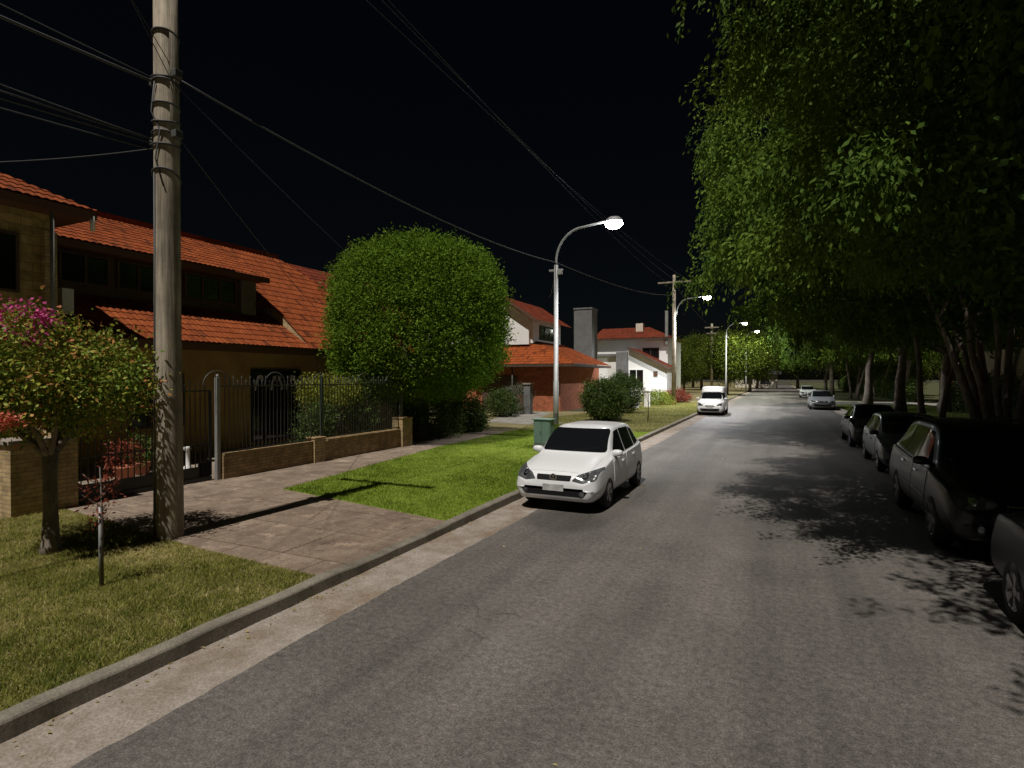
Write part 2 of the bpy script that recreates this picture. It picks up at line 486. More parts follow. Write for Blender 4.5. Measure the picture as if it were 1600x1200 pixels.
def vnoise(P, scale, rng):
    G = rng.uniform(0, 1, (64, 64)); q = P * scale
    i = np.floor(q).astype(int); f = q - i; f = f * f * (3 - 2 * f)
    g = lambda a, b: G[(i[:, 0] + a) % 64, (i[:, 1] + b) % 64]
    return (g(0, 0) * (1 - f[:, 0]) + g(1, 0) * f[:, 0]) * (1 - f[:, 1]) + (g(0, 1) * (1 - f[:, 0]) + g(1, 1) * f[:, 0]) * f[:, 1]

def grass(name, m, pts_fn, n, h, seed, z, tint=(0, 1), lab=None, patch=1.2):
    rng = np.random.default_rng(seed)
    P = pts_fn(n, rng); n = len(P)
    B = np.column_stack([P, np.full(n, z)])
    a = rng.uniform(0, 2 * np.pi, n); w = rng.uniform(.004, .009, n)
    hh = h * rng.uniform(.5, 1.4, n)
    lean = rng.normal(size=(n, 2)) * .55
    V = np.empty((n, 3, 3))
    side = np.column_stack([np.cos(a) * w, np.sin(a) * w, np.zeros(n)])
    V[:, 0] = B - side; V[:, 1] = B + side
    V[:, 2] = B + np.column_stack([lean * hh[:, None], hh])
    q = .5 * vnoise(P, .8, rng) + .3 * vnoise(P, 2.6, rng) + .3 * vnoise(P, 7, rng) - .55
    t = np.clip(.48 + 1.0 * q + rng.normal(size=n) * .17, 0, 1) * (tint[1] - tint[0]) + tint[0]
    V[:, 2, 2] -= (np.clip(q, -.3, .3) * h)
    o = tri_mesh(name, V.reshape(-1, 3), np.arange(3 * n).reshape(n, 3), t, m)
    return tag(o, lab, 'grass', kind='stuff')

# ------------------------------------------------------------------ the setting
KX, KR = -4.70, 4.25          # kerb faces
VZ = .10                      # verge level
def struct(o): o['kind'] = 'structure'; return o
struct(sheet('ground', M['ground'], [(-400, -60), (400, -60), (400, 700), (-400, 700)], -.06))
def road_mesh():
    b = MB()
    ys = [-20, 0, 10, 20, 40, 60, 80, 100, 130, 180]
    for y0, y1 in zip(ys, ys[1:]):
        b.quad((-4.03, y0, 0), (KR - .6, y0, 0), (KR - .6, y1, 0), (-4.03, y1, 0))
    return b
# asphalt with a ragged edge over the gutter
def ragged_road():
    rng = random.Random(3)
    b = MB(); y = -20.0; e0 = -4.03
    while y < 200:
        st = .12 if y < 30 else 4
        e1 = -4.03 + rng.uniform(-.012, .012) + .02 * math.sin(y * .9)
        b.quad((e0, y, 0), (KR - .5, y, 0), (KR - .5, y + st, 0), (e1, y + st, 0))
        e0 = e1; y += st
    return b
struct(ragged_road().build('road', M['asphalt']))
struct(sheet('gutter', M['gutter'], [(KX - .1, -20), (-3.9, -20), (-3.9, 200), (KX - .1, 200)], -.004))
struct(sheet('gutter', M['gutter'], [(KR - .6, -20), (KR + .1, -20), (KR + .1, 200), (KR - .6, 200)], -.004))

def kerb(x_in, sgn, dips, name):
    """a rounded kerb, lower where a driveway crosses it"""
    b = MB(); rng = random.Random(5)
    prof = [(0, -.02), (0.012, .84), (.022, .95), (.04, 1.0), (.16, 1.0), (.17, -.02)]
    ys = list(np.arange(-12, 34, .25)) + list(np.arange(34, 200, 4))
    rows = []
    for y in ys:
        h = .135
        for a, c, hd in dips:
            k = min(1, max(0, min((y - a) / .3 + .5, (c - y) / .3 + .5)))
            h = h * (1 - k) + hd * k
        h += rng.uniform(-.006, .006); dx = rng.uniform(-.008, .008)
        rows.append([(x_in + sgn * (px + dx), y, pz * h if pz > 0 else -.02) for px, pz in prof])
    n = len(prof)
    for r in rows: b.v += r
    for i in range(len(rows) - 1):
        for j in range(n - 1):
            a = i * n + j; b.f.append((a, a + 1, a + n + 1, a + n))
    return struct(b.build(name, M['kerb']))
kerb(KX, -1, [(5.5, 7.7, .108)], 'kerb')
kerb(KR, 1, [(57, 64, .04)], 'kerb')
struct(sheet('verge', M['soil'], [(-120, -30), (KX - .14, -30), (KX - .14, 300), (-120, 300)], VZ))
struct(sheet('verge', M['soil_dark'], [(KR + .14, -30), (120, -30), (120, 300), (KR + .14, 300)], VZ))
struct(sheet('driveway', M['drive'], [(-4.85, 5.0), (-7.1, 5.15), (-8.5, 5.3), (-9.9, 5.5), (-9.4, 8.64), (-4.85, 7.85)], VZ + .004))
struct(sheet('pavement', M['walk'], [(-9.9, 5.5), (-11.7, 5.7), (-11.7, 16.6), (-11.6, 22), (-10.6, 22), (-10.4, 16.4), (-9.4, 8.64)], VZ + .004))
struct(sheet('patio', M['patio'], [(-11.9, 1.5), (-16.2, 1.5), (-16.2, 17), (-11.9, 17)], VZ + .004))
LAWN = [(-4.86, 7.85), (-9.4, 8.64), (-10.4, 16.4), (-10.6, 23.0), (-7.0, 24.0), (-4.86, 24.5)]
struct(sheet('lawn', M['soil_green'], LAWN, VZ + .004))
struct(sheet('path', M['grey_path'], [(-10.2, 25.6), (-14.0, 26.4), (-16.6, 35.6), (-13.8, 35.6), (-12.2, 29.0), (-10.0, 27.6)], VZ + .004))
struct(sheet('side_road', M['grey_path'], [(KR + .0, 57), (16, 57), (16, 64), (KR + .0, 64)], VZ + .006))

def in_poly(P, poly):
    x, y = P[:, 0], P[:, 1]; r = np.zeros(len(P), bool); n = len(poly)
    for i in range(n):
        x1, y1 = poly[i]; x2, y2 = poly[(i + 1) % n]
        c = ((y1 > y) != (y2 > y)) & (x < (x2 - x1) * (y - y1) / (y2 - y1 + 1e-12) + x1)
        r ^= c
    return r
def scatter(poly, dens_near=True):
    xs = [p[0] for p in poly]; ys = [p[1] for p in poly]
    def fn(n, rng):
        P = np.column_stack([rng.uniform(min(xs), max(xs), n * 2), rng.uniform(min(ys), max(ys), n * 2)])
        P = P[in_poly(P, poly)]
        if dens_near:
            d = np.hypot(P[:, 0], P[:, 1])
            P = P[rng.uniform(0, 1, len(P)) < np.clip((9.0 / d) ** 1.2, 0, 1)]
        return P[:n]
    return fn
NEAR = [(-4.84, .5), (-4.84, 5.0), (-7.1, 5.12), (-8.5, 5.28), (-9.9, 5.48), (-11.6, 5.66), (-11.6, 1.0), (-8, .5)]
grass('grass', M['dry'], scatter(NEAR), 150000, .036, 1, VZ, (0, 1), 'patchy yellow green grass on the near verge by the kerb')
grass('grass', M['lawn'], scatter(LAWN), 120000, .04, 2, VZ + .004, (0, 1), 'bright green mown lawn between driveway and white hatchback')
grass('grass', M['dry'], scatter([(-4.86, 24.5), (-7, 24), (-10.6, 23), (-12, 30), (-9.5, 55), (-4.86, 55)], False), 60000, .07, 3, VZ, (0, .6), 'patchy dry verge grass beyond the lawn')
grass('grass', M['lawn'], scatter([(4.4, 12), (11, 12), (11, 56), (4.4, 56)], False), 45000, .09, 4, VZ, (0, .5), 'dark green grass under the right hand street trees')
# fallen leaves in the gutter and on the near grass
def litter():
    rng = np.random.default_rng(11)
    n = 420
    y = rng.uniform(1, 30, n); x = np.where(rng.uniform(0, 1, n) < .8, KX + np.abs(rng.normal(size=n)) * .1 + .01, rng.uniform(-10, 1, n))
    z = np.where(x < -4.84, VZ + .03, .006)
    P = np.column_stack([x, y, z]); D = rng.normal(size=(n, 3)); D[:, 2] *= .12
    V, F = leaf_arrays(P, D, .045, .02, rng, 2)
    o = tri_mesh('fallen_leaves', V, F, rng.uniform(.5, 1, n), M['dry'])
    tag(o, 'small dry leaves scattered in the gutter and over the road', 'leaves', kind='stuff')
litter()

# ------------------------------------------------------------------ tiled roofs, walls, windows
def tiled(name, m, p0, u, v, W, H, parent, clips=(), pitch=.17, course=.36):
    """roof plane of barrel tiles: p0 eave corner, u along the eave, v up the slope; clips = (point, outward normal)"""
    p0, u, v = Vector(p0), Vector(u).normalized(), Vector(v).normalized()
    nrm = u.cross(v)
    if nrm.z < 0: nrm = -nrm
    nu = max(2, int(W / pitch * 6)); rows = []
    nc = max(1, math.ceil(H / course))
    for c in range(nc):
        rows += [(c * course,   .032), (min(H, (c + 1) * course) - .002, .012)]
    bm = bmesh.new(); uvl = bm.loops.layers.uv.new('UVMap')
    grid = []
    for vv, hh in rows:
        r = []
        for i in range(nu + 1):
            uu = W * i / nu
            h = hh + .03 * abs(math.sin(math.pi * uu / pitch)) ** .7
            r.append((bm.verts.new(p0 + u * uu + v * vv + nrm * h), uu, vv))
        grid.append(r)
    for a, b in zip(grid, grid[1:]):
        for i in range(nu):
            q = [a[i], a[i + 1], b[i + 1], b[i]]
            f = bm.faces.new([k[0] for k in q])
            vm = sum(k[2] for k in q) / 4
            for lp, k in zip(f.loops, q): lp[uvl].uv = (k[1], min(k[2], vm + .01) if a[0][2] < vm - .01 else k[2])
    for co, no in clips:
        bmesh.ops.bisect_plane(bm, geom=bm.verts[:] + bm.edges[:] + bm.faces[:], plane_co=co, plane_no=no, clear_outer=True)
    bmesh.ops.recalc_face_normals(bm, faces=bm.faces[:])
    me = bpy.data.meshes.new(name); bm.to_mesh(me); bm.free()
    me.materials.append(m)
    return link(bpy.data.objects.new(name, me), parent)

def vplane(a, b):
    """vertical clip plane through ground points a, b; keeps the left side of a->b"""
    d = Vector((b[0] - a[0], b[1] - a[1], 0)).normalized()
    return (Vector((a[0], a[1], 0)), Vector((d.y, -d.x, 0)))

def slope(p0, u, run, rise):
    return (run[0], run[1], rise)

def window(parent, x, y0, y1, z0, z1, face='x', frame='wood', mull=2, depth=.06, curtain=False):
    """window whose plane is x = const (face 'x', looking to +x) or y = const (face 'y', looking to -y)"""
    f = MB(); w = .06
    def bx(b, a0, a1, c0, c1, d0, d1):
        if face == 'x': b.box(x + d0, x + d1, a0, a1, c0, c1)
        else: b.box(a0, a1, x - d1, x - d0, c0, c1)
    bx(f, y0, y1, z0, z0 + w, .004, depth); bx(f, y0, y1, z1 - w, z1, .004, depth)
    bx(f, y0, y0 + w, z0 + w, z1 - w, .004, depth); bx(f, y1 - w, y1, z0 + w, z1 - w, .004, depth)
    for k in range(1, mull):
        c = y0 + (y1 - y0) * k / mull
        bx(f, c - w / 2, c + w / 2, z0 + w, z1 - w, .004, depth - .008)
    fo = f.build('window', M[frame], parent)
    g = MB(); bx(g, y0 + w, y1 - w, z0 + w, z1 - w, .006, .02); g.build('pane', M['glass'], fo)
    if curtain:
        cu = MB(); n = 26
        for k in range(3):
            a, b_ = y0 + w + (y1 - y0 - 2 * w) * (k + .12) / 3, y0 + w + (y1 - y0 - 2 * w) * (k + .88) / 3
            mid = (a + b_) / 2
            pts = [(mid + (b_ - a) / 2 * math.cos(t), z1 - .75 + .55 * math.sin(t)) for t in np.linspace(0, math.pi, n)]
            i = len(cu.v)
            for yy, zz in pts: cu.v.append((x + .024, yy, zz)); 
            for yy, zz in pts: cu.v.append((x + .024, mid + (yy - mid) * .72, z1 - .75 + (zz - z1 + .75) * .72))
            cu.f += [(i + j, i + j + 1, i + n + j + 1, i + n + j) for j in range(n - 1)]
        cu.build('curtain', M['curtain'], fo)
    return fo

# ---- first house: long tiled roof with a wide dormer, ochre walls, taller wing to the left
h1 = empty('tiled_house', (0, 0, 0), label='ochre house with long orange tiled roof and wide dark dormer behind iron fence', cat='house')
MB().box(-24, -16.3, 7.25, 22, VZ - .05, 3.45).build('wall', M['ochre'], h1)
# porch slope (shallow), main steep slope, hip end
tiled('porch_roof', M['tile'], (-15.0, 6.4, 3.45), (0, 1, 0), (-2.0, 0, 1.22), 8.9, 2.36, h1)
hipA = ((-15.0, 22.4), (-20.0, 18.1))
tiled('roof', M['tile'], (-15.0, 15.1, 3.45), (0, 1, 0), (-5.0, 0, 4.25), 8.0, 6.58, h1,
      clips=[vplane(*hipA), (Vector((0, 15.12, 0)), Vector((0, -1, 0)))])
tiled('roof', M['tile'], (-15.0, 14.3, 3.44), (0, 1, 0), (-5.0, 0, 4.25), .82, 6.58, h1, clips=[(Vector((-16.75, 0, 0)), Vector((1, 0, 0)))])
tiled('roof', M['tile'], (-25.0, 22.4, 3.45), (1, 0, 0), (0, -4.3, 4.25), 10, 6.06, h1,
      clips=[vplane((-20.0, 18.1), (-15.0, 22.4)), vplane((-25, 22.4), (-20.0, 18.1))])
MB().quad((-15.05, 15.1, 3.5), (-20, 15.1, 7.68), (-20, 15.1, 5.0), (-16.9, 15.1, 4.6)).build('flashing', M['brick'], h1)
MB().bar((-20, 7.0, 7.76), (-20, 18.1, 7.76), .22, .16).build('ridge_cap', M['tile'], h1)
MB().box(-15.06, -14.98, 6.4, 22.4, 3.28, 3.45).build('fascia', M['fascia'], h1)
MB().quad((-15.0, 6.4, 3.30), (-16.3, 6.4, 3.30), (-16.3, 22.4, 3.30), (-15.0, 22.4, 3.30)).build('soffit', M['fascia'], h1)
# back plane closing the roof
MB().quad((-20, 6.8, 7.6), (-20, 18.1, 7.6), (-25, 22, 3.4), (-25, 6.8, 3.4)).build('rear_roof', M['tile_dark'], h1)
dm = MB().box(-19.9, -17.0, 7.4, 14.35, 4.3, 5.95).build('dormer', M['wood'], h1)
tiled('dormer_roof', M['tile'], (-16.45, 7.2, 6.0), (0, 1, 0), (-3.55, 0, 1.66), 7.35, 3.92, dm)
MB().box(-16.5, -16.42, 7.2, 14.55, 5.82, 6.0).build('fascia', M['fascia'], dm)
MB().quad((-16.45, 7.2, 5.86), (-17, 7.2, 5.86), (-17, 14.55, 5.86), (-16.45, 14.55, 5.86)).build('soffit', M['fascia'], dm)
MB().box(-17.02, -16.9, 13.75, 14.36, 4.55, 5.86).build('pillar', M['grey'], dm)
for a, b_ in ((7.7, 9.5), (9.7, 11.5), (11.7, 13.6)):
    window(dm, -16.99, a, b_, 4.95, 5.8, 'x', 'wood', 3)
window(h1, -16.3, 13.6, 15.8, .25, 2.75, 'x', 'iron', 4, curtain=True)
window(h1, -16.3, 9.6, 11.2, 1.0, 2.6, 'x', 'wood', 3)
window(h1, -16.3, 17.6, 19.4, .9, 2.5, 'x', 'wood', 3)
# rear wing roof seen above the hip
tiled('rear_wing_roof', M['tile_dark'], (-19.4, 18.6, 5.6), (0, 1, 0), (-3.6, 0, 2.75), 9.5, 4.5, h1)  # shade on this slope put into the colour by darker tiles
MB().box(-27, -19.8, 18.6, 28, VZ, 5.7).build('rear_wing', M['ochre'], h1)
# taller wing on the left
wing = MB().box(-20.2, -15.0, .2, 7.2, VZ - .05, 6.25).build('wing', M['stonewall'], h1)
tiled('wing_roof', M['tile'], (-14.4, -.6, 6.3), (0, 1, 0), (-3.1, 0, 1.65), 8.4, 3.5, wing, clips=[vplane((-14.4, 7.8), (-17.5, 4.7))])
tiled('wing_roof', M['tile'], (-20.6, 7.8, 6.3), (1, 0, 0), (0, -3.1, 1.65), 6.2, 3.5, wing, clips=[vplane((-17.5, 4.7), (-14.4, 7.8)), vplane((-20.6, 7.8), (-17.5, 4.7))])
MB().box(-14.46, -14.38, -.6, 7.8, 6.12, 6.3).build('fascia', M['fascia'], wing)
MB().quad((-14.4, -.6, 6.14), (-15.0, -.6, 6.14), (-15.0, 7.8, 6.14), (-14.4, 7.8, 6.14)).quad((-15.0, 7.2, 6.14), (-20, 7.2, 6.14), (-20, 7.8, 6.14), (-15.0, 7.8, 6.14)).build('soffit', M['fascia'], wing)
window(wing, -15.0, 3.6, 6.55, 4.3, 5.6, 'x', 'wood', 3)
MB().tube([(-14.5, 6.95, 6.15), (-14.5, 6.95, 2.0)], .045, 8).build('drainpipe', M['steel'], wing, True)
MB().tube([(-14.42, 7.72, 6.2), (-14.42, 7.72, 5.86)], .05, 8).build('gutter_outlet', M['ceramic'], wing, True)
MB().box(-15.0, -14.86, 6.98, 7.22, 3.0, 5.75).build('corner_pier', M['brick'], wing)
MB().box(-15.9, -15.65, 7.7, 7.95, 4.0, 4.62).build('vent', M['ceramic'], h1)

# ---- second house: orange brick, low hip roof facing us, white gable above
h2 = empty('orange_house', (-1.3, 0, 0), label='orange brick house with low hip roof and white upper gable beyond round tree', cat='house')
MB().box(-22, -12.3, 36.7, 46, VZ - .05, 3.3).build('wall', M['orange'], h2)
cl_r = vplane((-10.9, 35.7), (-15.9, 39.4))
tiled('porch_roof', M['tile_sunlit'], (-19, 35.7, 3.36), (1, 0, 0), (0, 3.7, 2.15), 8.1, 4.28, h2, clips=[cl_r])  # sun-facing slope, its sunlight put into the tile colour
tiled('porch_roof', M['tile'], (-10.9, 35.7, 3.36), (0, 1, 0), (-5.0, 0, 2.15), 9.0, 5.44, h2, clips=[vplane((-15.9, 39.4), (-10.9, 35.7))])
MB().box(-19, -10.9, 35.68, 35.76, 3.2, 3.37).box(-10.98, -10.9, 35.76, 44.7, 3.2, 3.37).build('fascia', M['wood'], h2)
MB().quad((-19, 35.7, 3.22), (-10.9, 35.7, 3.22), (-10.9, 36.7, 3.22), (-19, 36.7, 3.22)).quad((-12.3, 36.7, 3.22), (-10.9, 36.7, 3.22), (-10.9, 44.7, 3.22), (-12.3, 44.7, 3.22)).build('soffit', M['wood'], h2)
MB().box(-18.4, -15.6, 36.6, 36.72, .1, 2.6).build('door', M['wood'], h2)
MB().tube([(-15.65, 36.0, VZ), (-15.65, 36.0, 3.3)], .05, 8).build('porch_post', M['iron_grey'], h2, True)
up = MB().prism([(-22, 5.0), (-15.0, 5.0), (-15.0, 6.85), (-17.2, 8.3), (-22, 5.2)], 35.6 + 2.6, 44).build('upper_storey', M['white'], h2)
tiled('upper_roof', M['tile_dark'], (-14.4, 37.4, 6.6), (0, 1, 0), (-2.8, 0, 1.85), 7.6, 3.36, up)
tiled('upper_roof', M['tile_dark'], (-20.0, 37.4, 6.6), (0, 1, 0), (2.8, 0, 1.85), 7.6, 3.36, up)
MB().bar((-14.35, 37.38, 6.55), (-17.2, 37.38, 8.43), .06, .2).build('bargeboard', M['fascia'], up)
window(up, -15.0, 39.4, 42.4, 5.3, 6.4, 'x', 'wood', 3)
# white gable wall a little nearer, above the porch roof
MB().prism([(-19.5, 4.9), (-15.2, 4.9), (-15.2, 6.9), (-17.2, 8.1), (-19.5, 6.7)], 37.9, 38.2).build('gable', M['white'], up)

tw = empty('cement_tower', (-15.9, 49.5, 0), label='plain grey cement tower rising between the orange and white houses', cat='tower')
MB().box(-.85, .85, -.8, .9, VZ - .05, 8.6).build('tower_wall', M['grey'], tw, bevel=.03)
MB().box(-.9, .9, -.85, .95, 8.6, 8.74).build('coping', M['grey'], tw, bevel=.02)

# ---- third house: white, two storeys
h3 = empty('white_house', (0, 0, 0), label='two storey white house with red roof beside the second street lamp', cat='house')
MB().box(-18.5, -10.7, 62, 71, VZ - .05, 6.7).build('wall', M['white'], h3)
tiled('roof', M['tile_dark'], (-19, 61.4, 6.75), (1, 0, 0), (0, 4.4, 1.5), 8.9, 4.65, h3, clips=[vplane((-10.1, 61.4), (-13.5, 65.8))], pitch=.3, course=.5)
tiled('roof', M['tile_dark'], (-10.1, 61.4, 6.75), (0, 1, 0), (-3.4, 0, 1.5), 9.5, 3.72, h3, clips=[vplane((-13.5, 65.8), (-10.1, 61.4))], pitch=.3, course=.5)
MB().box(-19, -10.1, 61.38, 61.48, 6.58, 6.75).build('fascia', M['wood'], h3)
MB().box(-14.6, -13.8, 64.0, 64.8, 7.3, 8.6).build('chimney', M['cream'], h3)
MB().box(-10.9, -10.6, 61.5, 61.8, 6.0, 9.6).build('flue', M['steel'], h3)
ga = MB().prism([(-14.0, VZ - .05), (-10.1, VZ - .05), (-10.1, 3.55), (-13.9, 5.45), (-14.0, 5.45)], 58.0, 62.0).build('front_gable', M['white'], h3)
tiled('gable_roof', M['tile_dark'], (-9.7, 57.5, 3.42), (0, 1, 0), (-4.3, 0, 2.15), 4.6, 4.8, ga, pitch=.3, course=.5)
MB().bar((-9.66, 57.48, 3.35), (-14.0, 57.48, 5.52), .08, .26).build('bargeboard', M['wood'], ga)
window(ga, 58.0, -13.9, -12.4, 1.3, 3.3, 'y', 'white', 2)
MB().box(-11.4, -11.0, 57.9, 58.0, 2.6, 3.1).build('wall_lamp', M['fascia'], ga)
MB().box(-15.2, -14.0, 57.6, 62, VZ, 5.1).build('grey_bay', M['grey'], h3)
fb = MB().box(-18.2, -15.2, 58.5, 62, VZ, 4.7).build('flat_block', M['white'], h3)
MB().box(-18.4, -14.9, 58.2, 62, 4.7, 4.95).build('flat_roof', M['grey'], fb)
window(h3, 62, -13.4, -11.6, 4.5, 5.7, 'y', 'wood', 2)

# ---- houses glimpsed behind the right hand trees
r1 = empty('pale_house', (0, 0, 0), label='pale rendered house glimpsed behind the trunks at right edge', cat='house')
MB().box(12.6, 22, 43, 52, VZ - .05, 4.2).build('wall', M['cream'], r1)
tiled('roof', M['tile_dark'], (12.0, 42.4, 4.2), (1, 0, 0), (0, 3, 1.4), 10, 4, r1, pitch=.3, course=.5)
window(r1, 43, 13.4, 15.0, 1.0, 2.4, 'y', 'wood', 2)
r2 = empty('brick_gate_pier', (11.6, 52.6, VZ), label='tall brown brick gate pier with pale plinth glimpsed between trunks', cat='pier')
MB().box(-.38, .38, -.38, .38, .35, 2.7).build('shaft', M['orange'], r2)
MB().box(-.5, .5, -.5, .5, -.05, .35).build('plinth', M['cream'], r2)
MB().box(-.45, .45, -.45, .45, 2.7, 2.82).build('cap', M['gutter'], r2)
r3 = empty('far_house', (0, 0, 0), label='low pale house at the far end of the street', cat='house')
MB().box(-9, 0, 142, 150, VZ - .05, 3.2).build('wall', M['cream'], r3)
tiled('roof', M['grey'], (-9.6, 141.4, 3.2), (1, 0, 0), (0, 3.4, 1.6), 10.4, 4, r3, pitch=.4, course=.7)
window(r3, 142, -7.2, -5.2, 1, 2.3, 'y', 'wood', 2)
window(r3, 142, -3.6, -1.6, 1, 2.3, 'y', 'wood', 2)
# ------------------------------------------------------------------ front boundary: brick piers, gate, fence
FX = -11.65
p = empty('brick_pier', (FX, 5.35, VZ), label='low yellow brick pier with pale cap at left edge behind the pink tree', cat='pier')
MB().box(-.45, .12, -.45, .12, -.05, 1.22).build('shaft', M['brick'], p)
MB().box(-.5, .17, -.5, .17, 1.22, 1.3).build('cap', M['gutter'], p, bevel=.01)
p = empty('brick_pier', (FX, 5.7, VZ), label='taller yellow brick pier holding the near end of the iron gate', cat='pier')
MB().box(-.45, .08, -.2, .22, -.05, 2.1).build('shaft', M['brick'], p)
MB().box(-.5, .13, -.25, .27, 2.1, 2.18).build('cap', M['gutter'], p, bevel=.01)

def bars(b, y0, y1, z0, z1, step=.125, spike=True, w=.016):
    n = int(round((y1 - y0) / step))
    for k in range(1, n):
        y = y0 + (y1 - y0) * k / n
        top = z1 + (.10 if spike else 0) + (.09 if spike and k % 2 else 0)
        b.bar((0, y, z0), (0, y, top), w)
        if spike:
            i = len(b.v); s = .016
            b.v += [(-s, y - s, top), (s, y - s, top), (s, y + s, top), (-s, y + s, top), (0, y, top + .07)]
            b.f += [(i, i + 1, i + 4), (i + 1, i + 2, i + 4), (i + 2, i + 3, i + 4), (i + 3, i, i + 4)]
    b.bar((0, y0, z1), (0, y1, z1), .04, .03)
    b.bar((0, y0, z0), (0, y1, z0), .05, .03)

gate = empty('iron_gate', (FX - .12, 0, VZ), label='black iron sliding gate of plain bars between brick pier and grey post', cat='gate')
g = MB(); bars(g, 5.95, 8.72, .12, 2.05, .12, True)
g.bar((0, 5.95, .12), (0, 5.95, 2.05), .05); g.bar((0, 8.72, .12), (0, 8.72, 2.05), .05)
g.bar((0, 5.95, .85), (0, 8.72, .85), .04, .03)
g.build('gate_leaf', M['iron'], gate)
MB().box(-.06, .06, 5.95, 8.72, .0, .10).build('track', M['iron'], gate)
MB().box(-.02, .02, 6.0, 8.7, .13, .34).build('kick_plate', M['iron'], gate)
MB().box(-.05, .05, 8.45, 8.7, .12, .42).build('motor_box', M['plastic'], gate)

def half_hoop(b, y, z, r, w=.02):
    b.tube([(0, y + r * math.cos(t), z + r * math.sin(t)) for t in np.linspace(0, math.pi, 15)], w / 2, 6)

fence = empty('iron_fence', (FX, 0, VZ), label='dark iron fence with spear tops and hoops over low brick wall', cat='fence')
for (y0, y1, zb) in ((8.9, 12.05, .62), (12.15, 15.65, .66)):
    b = MB(); bars(b, y0, y1, zb, 2.15, .115, True)
    for y in (y0 + .5 * (y1 - y0),): half_hoop(b, y, 2.17, .32)
    b.build('bar_panel', M['iron_grey'], fence)
for y_, r_ in ((8.82, .36), (12.1, .33), (15.3, .33)):
    hb = MB(); half_hoop(hb, y_, 2.15, r_); hb.build('hoop', M['iron_grey'], fence, True)
for y, m, h, w in ((8.82, 'steel', 2.35, .09), (12.1, 'iron_green', 2.35, .08), (15.8, 'iron_grey', 2.55, .09)):
    o = MB().box(-w / 2, w / 2, y - w / 2, y + w / 2, -.03, h).build('post', M[m], fence, bevel=.006)
    MB().lathe([(.001, h + .09), (.035, h + .06), (.04, h + .03), (.03, h)], c=(0, y, 0), n=12).build('finial', M[m], o, True)

wall = empty('brick_wall', (FX, 0, VZ), label='low brown brick wall under the iron fence beside the pavement', cat='wall')
MB().box(-.11, .1, 8.9, 15.6, -.1, .55).build('brickwork', M['brick_dark'], wall)
MB().box(-.15, .13, 8.9, 12.0, .55, .61).box(-.15, .13, 12.2, 15.6, .55, .61).build('coping', M['brick_dark'], wall, bevel=.008)
p = empty('brick_pier', (FX, 15.9, VZ), label='short brick pier at far end of the fence by dark hedge', cat='pier')
MB().box(-.22, .2, -.28, .28, -.05, .95).build('shaft', M['brick'], p)
MB().box(-.24, .22, -.30, .30, .95, 1.0).build('cap', M['brick_dark'], p, bevel=.01)
p = empty('brick_pier', (FX + .05, 11.85, VZ), label='middle brick pier with meter recess in front of trimmed shrub', cat='pier')
MB().box(-.16, .125, -.2, .2, -.05, .66).build('shaft', M['brick'], p)
MB().box(-.18, .145, -.22, .22, .66, .70).build('cap', M['brick_dark'], p, bevel=.01)

# patio pots
def pot(x, y, r, lab, seed, leafm):
    e = empty('flower_pot', (x, y, VZ), label=lab, cat='plant pot', group='potted plants on the patio')
    MB().lathe([(.001, 0), (r * .7, 0), (r, r * 1.5), (r * 1.08, r * 1.5), (r * 1.08, r * 1.7), (r * .9, r * 1.7), (r * .85, r * 1.45), (.001, r * 1.45)], n=18).build('pot', M['terracotta'], e, True)
    clump_crown('foliage', M[leafm], e, (0, 0, r * 1.7 + .3), (.3, .3, .35), 40, 14, (.09, .035), seed, csize=.18, shell=.2)
pot(-13.2, 7.7, .22, 'terracotta pot with red flowering plant seen through the gate', 31, 'red_leaf')
pot(-13.9, 8.5, .18, 'small terracotta pot with green plant behind the gate bars', 32, 'shrub_leaf')
e = empty('garden_ornament', (-13.4, 9.3, VZ), label='small white garden ornament standing on the patio behind fence post', cat='ornament')
MB().lathe([(.001, 0), (.12, 0), (.12, .08), (.06, .14), (.05, .5), (.09, .56), (.07, .64), (.001, .66)], n=16).build('column', M['ceramic'], e, True)

# ------------------------------------------------------------------ shrubs
def shrub(name, x, y, lab, c, r, n, per, leaf, m, seed, cat='shrub', csize=.25, boxy=2.0, stems=4, shell=.45, z0=VZ, group=None):
    e = empty(name, (x, y, z0), label=lab, cat=cat, group=group)
    clump_crown('foliage', M[m], e, c, r, n, per, leaf, seed, csize=csize, boxy=boxy, zmin=.03, shell=shell)
    b = MB(); rng = random.Random(seed)
    for k in range(stems):
        a = rng.uniform(0, 6.28)
        b.tube([(.05 * math.cos(a), .05 * math.sin(a), -.05), (r[0] * .3 * math.cos(a), r[1] * .3 * math.sin(a), c[2] * .6), (r[0] * .55 * math.cos(a), r[1] * .55 * math.sin(a), c[2] + r[2] * .5)], [.03, .022, .008], 6)
    b.build('stem', M['bark'], e, True)
    return e
shrub('trimmed_shrub', -13.2, 14.2, 'trimmed shrub with flat golden top behind the iron fence', (0, 0, 1.85), (.75, .85, .38), 300, 30, (.07, .035), 'gold_leaf', 41, boxy=4)
shrub('rose_bush', -12.6, 12.9, 'loose green rose bush leaning on the fence bars', (0, 0, 1.0), (.6, .6, .75), 120, 26, (.08, .04), 'shrub_leaf', 42)
shrub('rose_bush', -12.8, 15.0, 'dark climbing bush inside the far end of the fence', (0, 0, 1.2), (.6, .6, 1.0), 150, 26, (.08, .04), 'shrub_leaf', 43)
shrub('hedge', -12.4, 18.6, 'tall dark hedge under the round clipped tree', (0, 0, 1.2), (1.2, 1.5, 1.3), 700, 40, (.08, .04), 'shrub_leaf', 44, 'hedge', boxy=3)
